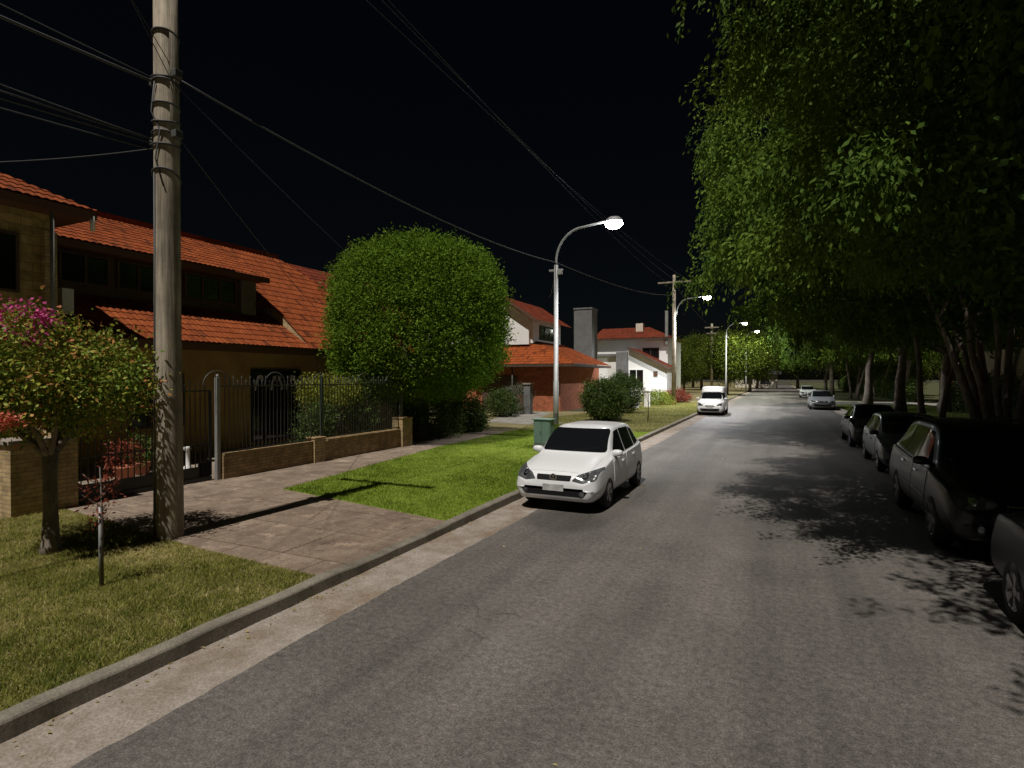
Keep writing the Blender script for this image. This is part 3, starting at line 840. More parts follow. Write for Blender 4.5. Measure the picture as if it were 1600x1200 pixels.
shrub('garden_shrub', -12.3, 21.4, 'bright green spreading shrub right of the dark hedge', (0, 0, .65), (1.1, 1.0, .75), 240, 32, (.12, .05), 'shrub_leaf', 45, group='front garden shrubs')
shrub('garden_shrub', -15.0, 30.5, 'olive bushy shrub beside the grey path', (0, 0, .8), (1.0, 1.0, .9), 200, 30, (.12, .05), 'shrub_leaf', 46, group='front garden shrubs')
shrub('garden_shrub', -15.4, 33.3, 'silver leaved shrub by the porch of the orange house', (0, 0, .9), (1.1, .9, 1.0), 200, 28, (.12, .045), 'grey_leaf', 47, group='front garden shrubs')
shrub('verge_bush', -8.5, 29.6, 'large rounded dark green bush on the verge past the cabinet', (0, 0, 1.1), (1.25, 1.25, 1.2), 650, 40, (.10, .045), 'shrub_leaf', 48, 'bush')
shrub('verge_bush', -9.3, 37.0, 'tall dark bush half hidden behind the rounded verge bush', (0, 0, 1.3), (1.3, 1.3, 1.4), 400, 40, (.11, .05), 'shrub_leaf', 49, 'bush')
shrub('flower_bed', -9.6, 50.0, 'low brownish shrubs at the foot of the lamp by the white house', (0, 0, .5), (1.6, 2.2, .7), 260, 30, (.13, .05), 'myrtle_leaf', 50, 'shrub')
shrub('flower_bed', -8.6, 55.0, 'reddish low bush in front of the white van side verge', (0, 0, .55), (1.2, 1.8, .7), 180, 30, (.13, .05), 'red_leaf', 51, 'shrub')
for k, (x, y, lab) in enumerate(((-15.6, 32.0, 'nearer of the two small white stones edging the grey path'), (-14.95, 33.0, 'farther small white stone beside the porch pillar'))):
    b = MB(); rng = random.Random(k)
    b.lathe([(.001, 0), (.13, .0), (.15, .07), (.10, .16), (.05, .2), (.001, .21)], n=10)
    b.v = [(a + rng.uniform(-.03, .03), c + rng.uniform(-.03, .03), d) for a, c, d in b.v]
    o = b.build('white_stone', M['ceramic'], smooth=True); o.location = (x, y, VZ - .01)
    tag(o, lab, 'stone', 'white stones in the front garden')
pp = empty('porch_pillar', (-14.5, 33.2, VZ), label='square stone pillar at the end of the grey path', cat='pillar')
MB().box(-.22, .22, -.22, .22, -.05, 1.9).build('shaft', M['grey'], pp)
MB().box(-.28, .28, -.28, .28, 1.9, 2.0).build('cap', M['gutter'], pp, bevel=.01)
for k, (x, y, lab) in enumerate(((-9.9, 43.5, 'left white gate pillar before the white house'), (-9.4, 45.2, 'right white gate pillar before the white house'))):
    e = empty('gate_pillar', (x, y, VZ), label=lab, cat='pillar', group='white gate pillars')
    MB().box(-.2, .2, -.2, .2, -.05, 1.25).build('shaft', M['white'], e)
    MB().box(-.26, .26, -.26, .26, 1.25, 1.34).build('cap', M['white'], e, bevel=.01)

# ------------------------------------------------------------------ pink flowering tree, sapling
def branch(b, a, d, L, r, n, rng, lift=.15, k=5):
    pts = [Vector(a)]; d = Vector(d).normalized()
    for i in range(k):
        d = (d + Vector((rng.uniform(-.2, .2), rng.uniform(-.2, .2), rng.uniform(-.05, .2) * lift * 4))).normalized()
        pts.append(pts[-1] + d * L / k)
    b.tube(pts, [r * (1 - .75 * i / k) for i in range(k + 1)], n)
    return pts

my = empty('flowering_tree', (-8.85, 4.18, VZ), label='small tree with pink blossom and yellowing leaves on the near verge', cat='tree')
rng = random.Random(4); b = MB()
b.tube([(0, 0, -.05), (.02, 0, .1), (-.01, .02, .5), (.02, .0, 1.0), (0, .02, 1.35)], [.15, .105, .085, .08, .09], 12)
for k in range(8):
    a = k * .785 + rng.uniform(-.2, .2)
    branch(b, (0, .02, 1.25), (math.cos(a) * .7, math.sin(a) * .7, 1), rng.uniform(.9, 1.3), .045, 7, rng)
b.build('trunk', M['bark_pale'], my, True)
clump_crown('crown', M['myrtle_leaf'], my, (0, 0, 2.25), (1.14, 1.14, .86), 290, 60, (.072, .038), 61, csize=.24, shell=.5, zmin=1.3, lump=.3, tint_bias=.08)
def blossom(m, pts, seed, s=.16, name='blossom'):
    rg = np.random.default_rng(seed); P = []
    for c in pts: P.append(np.array(c) + rg.normal(size=(150, 3)) * np.array([s, s, s * .8]) * .62)
    P = np.vstack(P); V, F = leaf_arrays(P, rand_dirs(len(P), rg), .045, .04, rg)
    tri_mesh(name, V, F, rg.uniform(0, 1, len(P)), M[m], my)
blossom('pink', [(-.30, -.5, 3.2), (-.22, -.45, 3.1), (-.34, -.42, 3.25), (-.15, -.6, 2.98), (.10, -.3, 3.22), (.18, -.2, 3.15), (.26, -.3, 3.02), (.36, -.2, 3.1), (.42, -.4, 2.85), (.2, -.5, 2.95)], 62, .12)
blossom('coral', [(.75, -.75, 1.85), (.66, -.82, 1.82)], 63, .09)

sp = empty('staked_sapling', (-6.85, 3.72, VZ), label='thin red leaved sapling tied to a grey stake on near grass', cat='sapling')
MB().tube([(0, 0, -.05), (0, 0, .9)], .018, 8).build('stake', M['steel'], sp, True)
b = MB(); rng = random.Random(8)
b.tube([(.02, .01, 0), (.025, .01, .8), (.0, 0, 1.35)], [.012, .01, .005], 6)
for k in range(6): branch(b, (.01, 0, .75 + .08 * k), (math.cos(k * 2.1), math.sin(k * 2.1), .7), .22, .006, 5, rng, k=3)
b.build('stem', M['bark'], sp, True)
clump_crown('foliage', M['red_leaf'], sp, (0, 0, 1.0), (.2, .2, .3), 22, 10, (.055, .025), 64, csize=.1, shell=.2)
s2 = empty('thin_sapling', (-6.3, 30.5, VZ), label='bare thin sapling on the dry verge behind the white hatchback', cat='sapling')
b = MB(); b.tube([(0, 0, -.05), (.03, 0, .8), (0, .02, 1.7)], [.03, .025, .01], 6)
for k in range(5): branch(b, (.01, 0, .9 + .15 * k), (math.cos(k * 2.1), math.sin(k * 2.1), .9), .5, .01, 5, rng, k=3)
b.build('trunk', M['bark'], s2, True)

# ------------------------------------------------------------------ round clipped tree
rt = empty('round_tree', (-12.25, 18.0, VZ), label='big ball shaped green tree in front of the long tiled house', cat='tree')
b = MB(); rng = random.Random(5)
b.tube([(0, 0, -.1), (.03, 0, .5), (0, .05, 1.6), (.05, 0, 2.6)], [.32, .22, .2, .2], 12)
for k in range(9):
    a = k * .7
    branch(b, (0, 0, 2.1), (math.cos(a), math.sin(a), rng.uniform(.5, 1.6)), rng.uniform(2.0, 3.0), .1, 7, rng)
b.build('trunk', M['bark'], rt, True)
clump_crown('crown', M['round_leaf'], rt, (0, 0, 4.6), (3.05, 3.05, 2.85), 4200, 36, (.11, .05), 71, csize=.34, shell=.84, zmin=1.5, droop=.05, lump=.06, boxy=2.9)

# ------------------------------------------------------------------ right hand street trees
GT = 'street trees along the right verge'
def street_tree(x, y, lab, trunk_seed, trunks, height, spread):
    e = empty('street_tree', (x, y, VZ), label=lab, cat='tree', group=GT)
    b = MB(); rg = random.Random(trunk_seed)
    for k in range(trunks):
        a = 2 * math.pi * k / trunks + rg.uniform(-.3, .3); r0 = .25 * spread if trunks > 1 else 0
        lean = rg.uniform(.10, .26) * spread if trunks > 1 else rg.uniform(.02, .08)
        r = rg.uniform(.10, .19) if trunks > 1 else .34
        pts = [(r0 * math.cos(a), r0 * math.sin(a), -.15)]
        for q in range(1, 8):
            z = height * q / 7
            pts.append((r0 * math.cos(a) + lean * z * math.cos(a) * (.6 + .4 * q / 7) + rg.uniform(-.06, .06), r0 * math.sin(a) + lean * z * math.sin(a) * (.6 + .4 * q / 7) + rg.uniform(-.06, .06), z))
        b.tube(pts, [r * (1.35 if q == 0 else 1 - .1 * q) for q in range(8)], 9)
        for q in range(3 if trunks > 1 else 8):
            an = rg.uniform(0, 6.28); st = pts[rg.randint(4, 7)]
            branch(b, st, (math.cos(an), math.sin(an), rg.uniform(.2, .9)), rg.uniform(2.5, 4.5), r * .45, 6, rg)
    b.build('trunk', M['bark_pale'], e, True)  # paler bark puts the light on the trunks into their colour
    return e
CR = {}
def crown_for(e, key, *args, **kw):
    if key in CR:
        o = CR[key].copy(); col.objects.link(o); o.parent = e
    else:
        o = CR[key] = droop_crown('crown', M['big_leaf'], e, *args, **kw)
    return o
t = street_tree(7.2, 11.9, 'nearest street tree with drooping foliage filling the upper right corner', 1, 1, 7.5, 1)
crown_for(t, 'A', (-1.45, -.35, 9.0), (5.2, 7.3, 6.1), 300, 30, 58, (.10, .048), 85, ymin=-6.0, zmin=3.6, core=170000, core_leaf=(.15, .075), core_max=.84)
t = street_tree(8.8, 4.2, 'street tree beside the near dark saloon, out of view, added for its shade', 21, 1, 7.5, 1)  # added out of frame to shade the next crown and the near car
crown_for(t, 'N', (-1.3, .0, 9.2), (4.9, 5.6, 5.2), 240, 22, 34, (.14, .065), 86, ymin=-5.4, zmin=4.2, core=60000, core_leaf=(.18, .09), core_max=.86)
t = street_tree(6.7, 23.6, 'many stemmed tree with fanning trunks at the right edge behind the dark cars', 2, 11, 7.5, 1.9)
crown_for(t, 'B', (-2.0, 0, 8.6), (6.0, 5.8, 5.4), 300, 16, 30, (.15, .075), 82, zmin=3.5, core=30000)
rows = [(6.6, 32.5, 'third street tree from the right, slim twin trunks', 3, 2, 7), (6.9, 42.0, 'street tree with a single dark trunk beside the silver car', 4, 1, 7),
        (6.4, 52.0, 'street tree just before the side road', 5, 1, 7), (7.5, 71.0, 'street tree beyond the side road on the right', 6, 2, 7),
        (6.5, 86.0, 'far street tree overhanging the white car on the right', 7, 1, 7), (7.0, 104.0, 'farthest street tree of the right hand row', 8, 1, 7),
        (9.8, 27.5, 'slim trunk standing behind the second row of the right verge', 9, 2, 7), (10.4, 37.5, 'leaning twin trunk set back from the right verge', 10, 2, 7),
        (10.2, 47, 'single trunk set back near the brown gate pier', 11, 1, 7), (11.5, 67, 'single trunk set back just past the side road', 12, 1, 7), (11.0, 80, 'twin trunk set back far past the side road', 13, 2, 7), (10.5, 94, 'most distant trunk of the set back right row', 14, 1, 7)]
for x, y, lab, sd, nt, hh in rows:
    t = street_tree(x, y, lab, sd, nt, hh, 1.2)
    o = crown_for(t, 'C', (-1.0, 0, 7.8), (5.4, 5.4, 4.5), 220, 13, 22, (.22, .11), 83, zmin=3.0, core=20000)
    o.scale = (1, 1 if sd % 2 else -1, 1 + .04 * (sd % 3))
for k, (y0, y1, lab) in enumerate(((17, 28, 'dark clipped hedge behind the fanning trunks at the right'), (28.4, 40, 'dark clipped hedge behind the slim twin trunks'), (40.4, 51.5, 'dark clipped hedge left of the brown brick gate pier'), (64.5, 96, 'long dark hedge past the side road'), (97, 132, 'farthest dark hedge on the right of the street'))):
    e = empty('hedge', (11.8, (y0 + y1) / 2, VZ), label=lab, cat='hedge', group='hedges behind the right verge')
    clump_crown('foliage', M['shrub_leaf'], e, (0, 0, 1.1), (.75, (y1 - y0) / 2, 1.25), int(60 * (y1 - y0)), 22, (.16, .07), 100 + k, csize=.4, shell=.6, zmin=.05, boxy=6, lump=.05)
    b = MB()
    for q in range(int(y1 - y0)): b.tube([(0, q + .5 - (y1 - y0) / 2, -.05), (.05, q + .5 - (y1 - y0) / 2, 1.2)], [.04, .02], 6)
    b.build('stem', M['bark'], e, True)
# trees behind the verge trees closing the right side
for k, (x, y, lab) in enumerate(((24, 66, 'dark garden tree behind the side road corner'), (15, 88, 'dark garden tree far behind the right hand row'))):
    e = empty('garden_tree', (x, y, VZ), label=lab, cat='tree', group='garden trees behind the right verge')
    b = MB(); b.tube([(0, 0, -.1), (.1, 0, 2), (0, .1, 5)], [.3, .22, .12], 9); b.build('trunk', M['bark'], e, True)
    key = 'G'
    if key in CR:
        o = CR[key].copy(); col.objects.link(o); o.parent = e
    else:
        CR[key] = clump_crown('crown', M['far_leaf'], e, (0, 0, 5.6), (4.2, 4.2, 4.2), 700, 26, (.3, .12), 91, csize=.9, shell=.4)

# far trees at left and at the end of the road
far = [(-6.2, 81, .98, 'pale lit tree round the third street lamp'), (-4.2, 103, 1.15, 'pale lit tree round the farthest street lamp'),
       (-14.5, 82, .9, 'dark tree behind the crossarm pole'), (-13, 112, 1.2, 'dark tree left of the far road end'), (-13.5, 93, .8, 'dark bushy tree past the white house by the road'),
       (-4, 134, 1.2, 'dark tree left of the far low house'), (4, 138, 1.4, 'dark tree over the far low house'), (12, 128, 1.4, 'dark tree right of the far low house'),
       (14, 112, 1.3, 'dark tree past the farthest street tree'), (-18, 138, 1.3, 'broad dark tree closing the street at left'), (22, 145, 1.6, 'broad dark tree closing the street at right')]
for k, (x, y, s, lab) in enumerate(far):
    e = empty('distant_tree', (x, y, VZ), rz=k * 1.3, label=lab, cat='tree', group='trees at the far end of the street')
    e.scale = (s, s, s)
    b = MB(); b.tube([(0, 0, -.1), (.1, 0, 2), (0, .1, 5)], [.25, .2, .12], 8); b.build('trunk', M['bark'], e, True)
    if 'F' in CR:
        o = CR['F'].copy(); col.objects.link(o); o.parent = e
    else:
        CR['F'] = clump_crown('crown', M['far_leaf'], e, (0, 0, 5.4), (3.6, 3.6, 3.4), 620, 26, (.30, .13), 92, csize=.9, shell=.35, lump=.25)

# ------------------------------------------------------------------ poles, lamps, wires
PX, PY = -8.12, 5.34
pole = empty('utility_pole', (PX, PY, VZ), label='thick weathered wooden pole wrapped with cables on near left verge', cat='utility pole')
MB().tube([(0, 0, -.2), (0, 0, 0), (.005, 0, 3), (0, .01, 6), (0, 0, 9.35)], [.21, .197, .177, .165, .15], 20).build('shaft', M['pole'], pole, True)
ca = MB().box(-1.25, 1.35, .13, .25, 9.0, 9.14).build('crossarm', M['pole'], pole)
ins = MB()
for x in (-1.15, -.55, .65, 1.25):
    ins.lathe([(.001, 9.14), (.03, 9.14), (.03, 9.2), (.06, 9.22), (.06, 9.27), (.035, 9.29), (.05, 9.33), (.001, 9.36)], c=(x, .19, 0), n=10)
ins.build('insulator', M['insul'], ca, True)
for z, r, tilt in ((7.32, .168, .05), (6.72, .172, -.03), (6.62, .174, .04), (6.3, .172, .02), (6.08, .173, -.04), (5.86, .176, .05), (5.72, .178, 0), (5.28, .177, .09)):
    MB().tube([((r) * math.cos(a), r * math.sin(a), z + tilt * math.cos(a + 1)) for a in np.linspace(0, 2 * math.pi, 25)], .016, 6).build('cable_wrap', M['cable'], pole, True)
for z, y in ((6.72, 0.0), (5.85, .0)):
    MB().box(-.30, -.19, -.06, .06, z - .06, z + .05).build('bracket', M['iron_grey'], pole, bevel=.01)
    MB().box(.19, .30, -.06, .06, z - .04, z + .07).build('bracket', M['iron_grey'], pole, bevel=.01)
MB().tube([(-.012, -.172, 5.3), (-.012, -.18, 3), (-.012, -.2, .05)], .012, 6).build('earth_wire', M['cable'], pole, True)
MB().tube([(.02, -.178, 6.6), (-.08, -.165, 6.2), (.10, -.155, 5.9), (.03, -.18, 5.5), (.13, -.13, 5.1)], .011, 6).build('cable_loop', M['cable'], pole, True)

def spot(parent, loc, watts, colr, cone=132, rx=0, ry=0):
    ld = bpy.data.lights.new('lamp_light', 'SPOT')
    ld.energy = watts; ld.color = colr; ld.spot_size = R(cone); ld.spot_blend = .7; ld.shadow_soft_size = .14
    o = bpy.data.objects.new('lamp_light', ld); link(o, parent); o.location = loc; o.rotation_euler = (rx, ry, 0)
    return o

def lamp(x, y, head_z, arm, lab, watts, led='led', colr=(.95, .97, 1.0), shaft=True, base_r=.11, ring=True, cone=108):
    e = empty('street_lamp', (x, y, VZ), label=lab, cat='street lamp', group='street lamps along the left verge')
    H = head_z - VZ; knee = H - 1.35
    if shaft:
        MB().tube([(0, 0, -.1), (0, 0, 2.2), (0, 0, 2.22), (0, 0, knee - .1)], [base_r, base_r, base_r * .82, base_r * .72], 14).build('pole', M['steel'], e, True)
        MB().box(-.035, .12, -.14, -.10, .55, .95).build('access_panel', M['iron_grey'], e)
    if ring:
        MB().box(-.28, .28, -.05, .05, knee - .35, knee - .27).box(.08, .26, -.06, .06, knee - .48, knee - .35).build('bracket', M['steel'], e, bevel=.01)
    pts = [(0, 0, knee - .1)] + [(1.1 * (1 - math.cos(t)), 0, knee + 1.25 * math.sin(t)) for t in np.linspace(0, math.pi / 2, 12)] + [(arm - .3, 0, H + .02)]
    MB().tube(pts, .045, 10).build('arm', M['steel'], e, True)
    hd = MB()
    hd.lathe([(.001, .16), (.14, .14), (.22, .06), (.24, .0), (.22, -.02), (.001, -.02)], c=(0, 0, 0), n=20)
    ho = hd.build('lamp_head', M['lamphead'], e, True); ho.location = (arm, 0, H); ho.scale = (1.35, 1, 1)
    lens = MB().lathe([(.22, -.025), (.25, -.10), (.225, -.19), (.15, -.26), (.07, -.29), (.001, -.30)], n=20).build('lens', M[led], ho, True)
    lens.visible_shadow = True
    spot(e, (arm, 0, H - .34), watts, colr, cone)
    return e
lamp(-7.85, 20.7, 8.3, 2.3, 'nearest lit street lamp on curved arm above the white hatchback', LAMP_W)
l2 = empty('utility_pole', (-8.1, 50.0, VZ), label='tall wooden pole carrying the second lit lamp before the white house', cat='utility pole')
MB().tube([(0, 0, -.1), (0, 0, 5), (0, 0, 11.2)], [.2, .17, .12], 14).build('shaft', M['pole'], l2, True)
MB().box(-1.4, 1.4, .1, .2, 10.55, 10.68).build('crossarm', M['pole'], l2)
lamp(-7.9, 50.0, 9.3, 2.5, 'second lit street lamp reaching out from the tall wooden pole', LAMP_W * 4.6, shaft=False, ring=False, cone=165)
lamp(-5.9, 76, 9.3, 2.2, 'third lit street lamp in front of the pale lit trees', LAMP_W * 1.7, 'led_far', (.95, 1.0, .85), cone=172)
lamp(-4.6, 98, 9.9, 1.6, 'farthest lit street lamp among the pale green leaves', LAMP_W * 1.7, 'led_far', (.95, 1.0, .85), cone=172)
p3 = empty('utility_pole', (-8.0, 80, VZ), label='pale pole with two short crossarms behind the white van', cat='utility pole')
MB().tube([(0, 0, -.1), (0, 0, 9.6)], [.2, .13], 12).build('shaft', M['pole'], p3, True)
MB().box(-.9, .9, -.3, -.18, 9.0, 9.15).box(-.7, .7, -.3, -.18, 8.2, 8.35).build('crossarm', M['pole'], p3)

def wire(a, b, sag, r, lab, group='overhead wires', n=24):
    a, b = Vector(a), Vector(b); pts = []
    for i in range(n + 1):
        t = i / n; q = a.lerp(b, t); q.z -= sag * 4 * t * (1 - t); pts.append(q)
    return tag(MB().tube(pts, r, 5).build('overhead_wire', M['cable'], smooth=True), lab, 'wire', group)
top = VZ + 9.3
wire((-6.85, PY + .2, top), (-7.0, 50.1, VZ + 10.75), .5, .0055, 'leftmost of the three power lines running up from the near pole')
wire((-5.95, -6, top), (-8.0, 50.1, VZ + 10.75), .7, .0055, 'middle of the three power lines above the street lamp')
wire((-5.5, -6, top), (-8.9, 50.1, VZ + 10.75), .7, .0055, 'rightmost of the three power lines above the street lamp')
wire((-8.3, -12, 7.2), (PX - .2, PY, 6.8), .35, .022, 'thick bundled cable reaching the near pole from the upper left')
wire((-9.5, -10, 8.6), (PX - .2, PY, 6.85), .3, .009, 'thin wire dropping steeply to the near pole from the top left corner')
wire((PX + .2, PY, 6.8), (-7.85, 20.7, 6.95), .35, .017, 'thick cable from the near pole to the nearest street lamp')
wire((PX + .2, PY, 6.7), (-14.2, 20.5, 5.2), .15, .006, 'thin service wire from the near pole down behind the round tree')
wire((PX + .2, PY, 6.0), (-15.0, 16.5, 4.2), .2, .007, 'lower service wire from the near pole to the tiled roof')
wire((-8.4, -10, 6.1), (PX - .2, PY, 5.95), .3, .013, 'upper cable of the lower bundle left of the near pole')
wire((-8.2, -10, 5.5), (PX - .2, PY, 5.9), .25, .012, 'lower cable of the lower bundle left of the near pole')
wire((-9.2, -10, 7.4), (PX - .2, PY, 5.95), .4, .010, 'highest thin cable of the lower bundle at the left edge')
wire((-7.6, -10, 4.9), (PX - .2, PY, 5.8), .2, .009, 'lowest thin cable of the lower bundle at the left edge')
wire((-14.5, 3.0, 6.0), (PX - .2, PY, 5.85), .2, .008, 'service wire from the left wing eave to the near pole')
wire((PX + .1, PY + .1, 6.9), (-6.0, -2, 13.0), .05, .006, 'steep wire rising just right of the near pole')
wire((PX + .15, PY + .1, 6.6), (-5.4, -1.5, 13.0), .05, .006, 'second steep wire rising right of the near pole')
wire((-7.85, 20.7, 6.95), (-8.1, 50, 9.6), .4, .015, 'cable from the nearest street lamp to the tall wooden pole')
wire((-7.85, 20.7, 6.7), (-15.0, 38.0, 8.2), .3, .01, 'service wire from the nearest street lamp to the white gable')
wire((-8.1, 50, 10.6), (-8.0, 79.8, 9.2), .4, .014, 'power line between the tall wooden pole and the crossarm pole')

# utility cabinet
cb = empty('utility_cabinet', (-7.15, 17.7, VZ), label='grey green metal cabinet on the lawn behind the white hatchback', cat='cabinet')
MB().box(-.33, .33, -.2, .2, .0, .08).build('plinth', M['gutter'], cb)
MB().box(-.3, .3, -.18, .18, .08, .92).build('cabinet_body', M['cabinet'], cb, bevel=.012)
MB().box(-.34, .34, -.22, .22, .92, .96).build('cabinet_roof', M['cabinet'], cb, bevel=.01)
d = MB().box(-.26, -.01, -.194, -.182, .13, .87).build('cabinet_door', M['cabinet'], cb, bevel=.004)
MB().box(-.05, -.03, -.21, -.195, .45, .55).build('handle', M['iron_grey'], d)
MB().box(.01, .26, -.194, -.182, .13, .87).build('cabinet_door', M['cabinet'], cb, bevel=.004)

# ------------------------------------------------------------------ cars
def pchip(x, y, q):
    x, y = np.array(x, float), np.array(y, float); h = np.diff(x); dl = np.diff(y) / h
    m = np.zeros(len(x)); m[0], m[-1] = dl[0], dl[-1]
    for i in range(1, len(x) - 1):
        if dl[i - 1] * dl[i] > 0:
            w1, w2 = 2 * h[i] + h[i - 1], h[i] + 2 * h[i - 1]
            m[i] = (w1 + w2) / (w1 / dl[i - 1] + w2 / dl[i])
    k = np.clip(np.searchsorted(x, q) - 1, 0, len(h) - 1); t = (q - x[k]) / h[k]
    return (2 * t**3 - 3 * t**2 + 1) * y[k] + (t**3 - 2 * t**2 + t) * h[k] * m[k] + (-2 * t**3 + 3 * t**2) * y[k + 1] + (t**3 - t**2) * h[k] * m[k + 1]

def catmull(P, sub):
    P = [np.array(p) for p in P]; Q = [2 * P[0] - P[1]] + P + [2 * P[-1] - P[-2]]; out = []
    for i in range(1, len(Q) - 2):
        for k in range(sub):
            t = k / sub; a, b, c, d = Q[i - 1], Q[i], Q[i + 1], Q[i + 2]
            out.append(.5 * (2 * b + (c - a) * t + (2 * a - 5 * b + 4 * c - d) * t * t + (3 * b - a - 3 * c + d) * t**3))
    out.append(P[-1]); return out

def car_body(tab, axles, wr, halfw, paint, parent):
    T = np.array(tab); L = T[-1, 0]
    ys = np.unique(np.concatenate([np.linspace(0, .3, 9), np.linspace(.3, L - .3, 46), np.linspace(L - .3, L, 9)]))
    K = [pchip(T[:, 0], T[:, j], ys) for j in range(1, 8)]
    V = []; nsec = None
    for i, y in enumerate(ys):
        zb, wb, w, zt, wt, ztop, wtop = [k[i] for k in K]
        d = min(.075, (ztop - zt) * .42)
        half = catmull([(0, zb), (wb * .8, zb), (wb, zb + .035), (w * .985, zb + .16), (w, zb + (zt - zb) * .55), (wt + (w - wt) * .45, zt - .035), (wt, zt + .01),
                        (wt + (wtop - wt) * .55, zt + (ztop - d - zt) * .56), (wtop, ztop - d), (wtop * .82, ztop - d * .28), (wtop * .4, ztop - d * .04), (0, ztop)], 3)
        ring = half + [np.array((-a, b)) for a, b in reversed(half[1:-1])]
        nsec = len(ring); V += [(a, y - L / 2, b) for a, b in ring]
    F = []
    for i in range(len(ys) - 1):
        for j in range(nsec):
            a, b = i * nsec + j, i * nsec + (j + 1) % nsec
            F.append((a, b, b + nsec, a + nsec))
    F.append(tuple(range(nsec))); F.append(tuple(reversed(range((len(ys) - 1) * nsec, len(ys) * nsec))))
    mb = MB(); mb.v, mb.f = V, F
    body = mb.build('body', paint, parent, True)
    body.data.materials.append(M['plastic'])
    cut = MB()
    for ya in axles:
        for s in (-1, 1):
            x0, x1 = s * (halfw - .27), s * (halfw + .2); n = 36
            i = len(cut.v)
            for x in (x0, x1):
                for k in range(n):
                    a = 2 * math.pi * k / n; cut.v.append((x, ya - L / 2 + (wr + .055) * math.cos(a), wr + (wr + .055) * math.sin(a)))
            cut.f += [tuple(range(i, i + n)), tuple(reversed(range(i + n, i + 2 * n)))] + [(i + k, i + n + k, i + n + (k + 1) % n, i + (k + 1) % n) for k in range(n)]
    co = cut.build('cutter', M['plastic'])
    md = body.modifiers.new('arch', 'BOOLEAN'); md.operation = 'DIFFERENCE'; md.object = co; md.solver = 'EXACT'
    dg = bpy.context.evaluated_depsgraph_get(); dg.update()
    me = bpy.data.meshes.new_from_object(body.evaluated_get(dg))
    body.modifiers.clear(); body.data = me
    bpy.data.objects.remove(co)
    for pgn in me.polygons:
        c = pgn.center; pgn.use_smooth = True
        for ya in axles:
            r = math.hypot(c.y - ya + L / 2, c.z - wr)
            if r < wr + .06 and abs(c.x) < halfw + .01 and (abs(pgn.normal.x) < .5 or abs(abs(c.x) - (halfw - .27)) < .02) and abs(c.x) > halfw - .3:
                pgn.material_index = 1 if len(me.materials) > 1 else 0; pgn.use_smooth = False
        if c.z < .215 and pgn.normal.z < -.5: pgn.material_index = 1
    bm = bmesh.new(); bm.from_mesh(me); bvh = BVHTree.FromBMesh(bm); bm.free()
    return body, bvh, L

def rounded(poly, r, n=4):
    out = []; m = len(poly)
    for i in range(m):
        p, a, b = Vector(poly[i]), Vector(poly[i - 1]), Vector(poly[(i + 1) % m])
        rr = min(r, (a - p).length * .45, (b - p).length * .45)
        s, e = p + (a - p).normalized() * rr, p + (b - p).normalized() * rr
        for k in range(n + 1):
            t = k / n; out.append(tuple((1 - t)**2 * s + 2 * t * (1 - t) * p + t * t * e))
    return out

def patch(bvh, poly, view, m, name, parent, off=.004, cell=.07, r=.03, skirt=.012):
    """a panel that follows the body: polygon seen from one side, dropped on the surface"""
    if r: poly = rounded(poly, r)
    bm = bmesh.new()
    bm.faces.new([bm.verts.new((a, b, 0)) for a, b in poly])
    for ax in (0, 1):
        lo, hi = min(q[ax] for q in poly), max(q[ax] for q in poly)
        k = lo + cell
        while k < hi - 1e-4:
            no = (1, 0, 0) if ax == 0 else (0, 1, 0); cp = (k, 0, 0) if ax == 0 else (0, k, 0)
            bmesh.ops.bisect_plane(bm, geom=bm.verts[:] + bm.edges[:] + bm.faces[:], plane_co=cp, plane_no=no)
            k += cell
    ext = bmesh.ops.extrude_edge_only(bm, edges=[e for e in bm.edges if e.is_boundary])
    low = {v for v in ext['geom'] if isinstance(v, bmesh.types.BMVert)}
    for ed in bm.edges:
        if sum(v in low for v in ed.verts) == 0 and any(any(v in low for v in f.verts) for f in ed.link_faces): ed.smooth = False
    for v in bm.verts:
        a, b = v.co.x, v.co.y
        o, d = {'front': ((a, -5, b), (0, 1, 0)), 'rear': ((a, 5, b), (0, -1, 0)), 'top': ((a, b, 5), (0, 0, -1)),
                'right': ((5, a, b), (-1, 0, 0)), 'left': ((-5, a, b), (1, 0, 0))}[view]
        hit, nr, _, _ = bvh.ray_cast(Vector(o), Vector(d))
        if hit is None:
            mid = {'front': (a, -1.9, b), 'rear': (a, 1.9, b), 'top': (a, b, 1), 'right': (.8, a, b), 'left': (-.8, a, b)}[view]
            hit, nr, _, _ = bvh.find_nearest(Vector(mid))
        if nr.dot(Vector(d)) > 0: nr = -nr
        v.co = hit + nr * (off - (skirt if v in low else 0))
    bmesh.ops.recalc_face_normals(bm, faces=bm.faces[:])
    me = bpy.data.meshes.new(name); bm.to_mesh(me); bm.free()
    me.polygons.foreach_set('use_smooth', [True] * len(me.polygons))
    me.materials.append(m)
    return link(bpy.data.objects.new(name, me), parent)

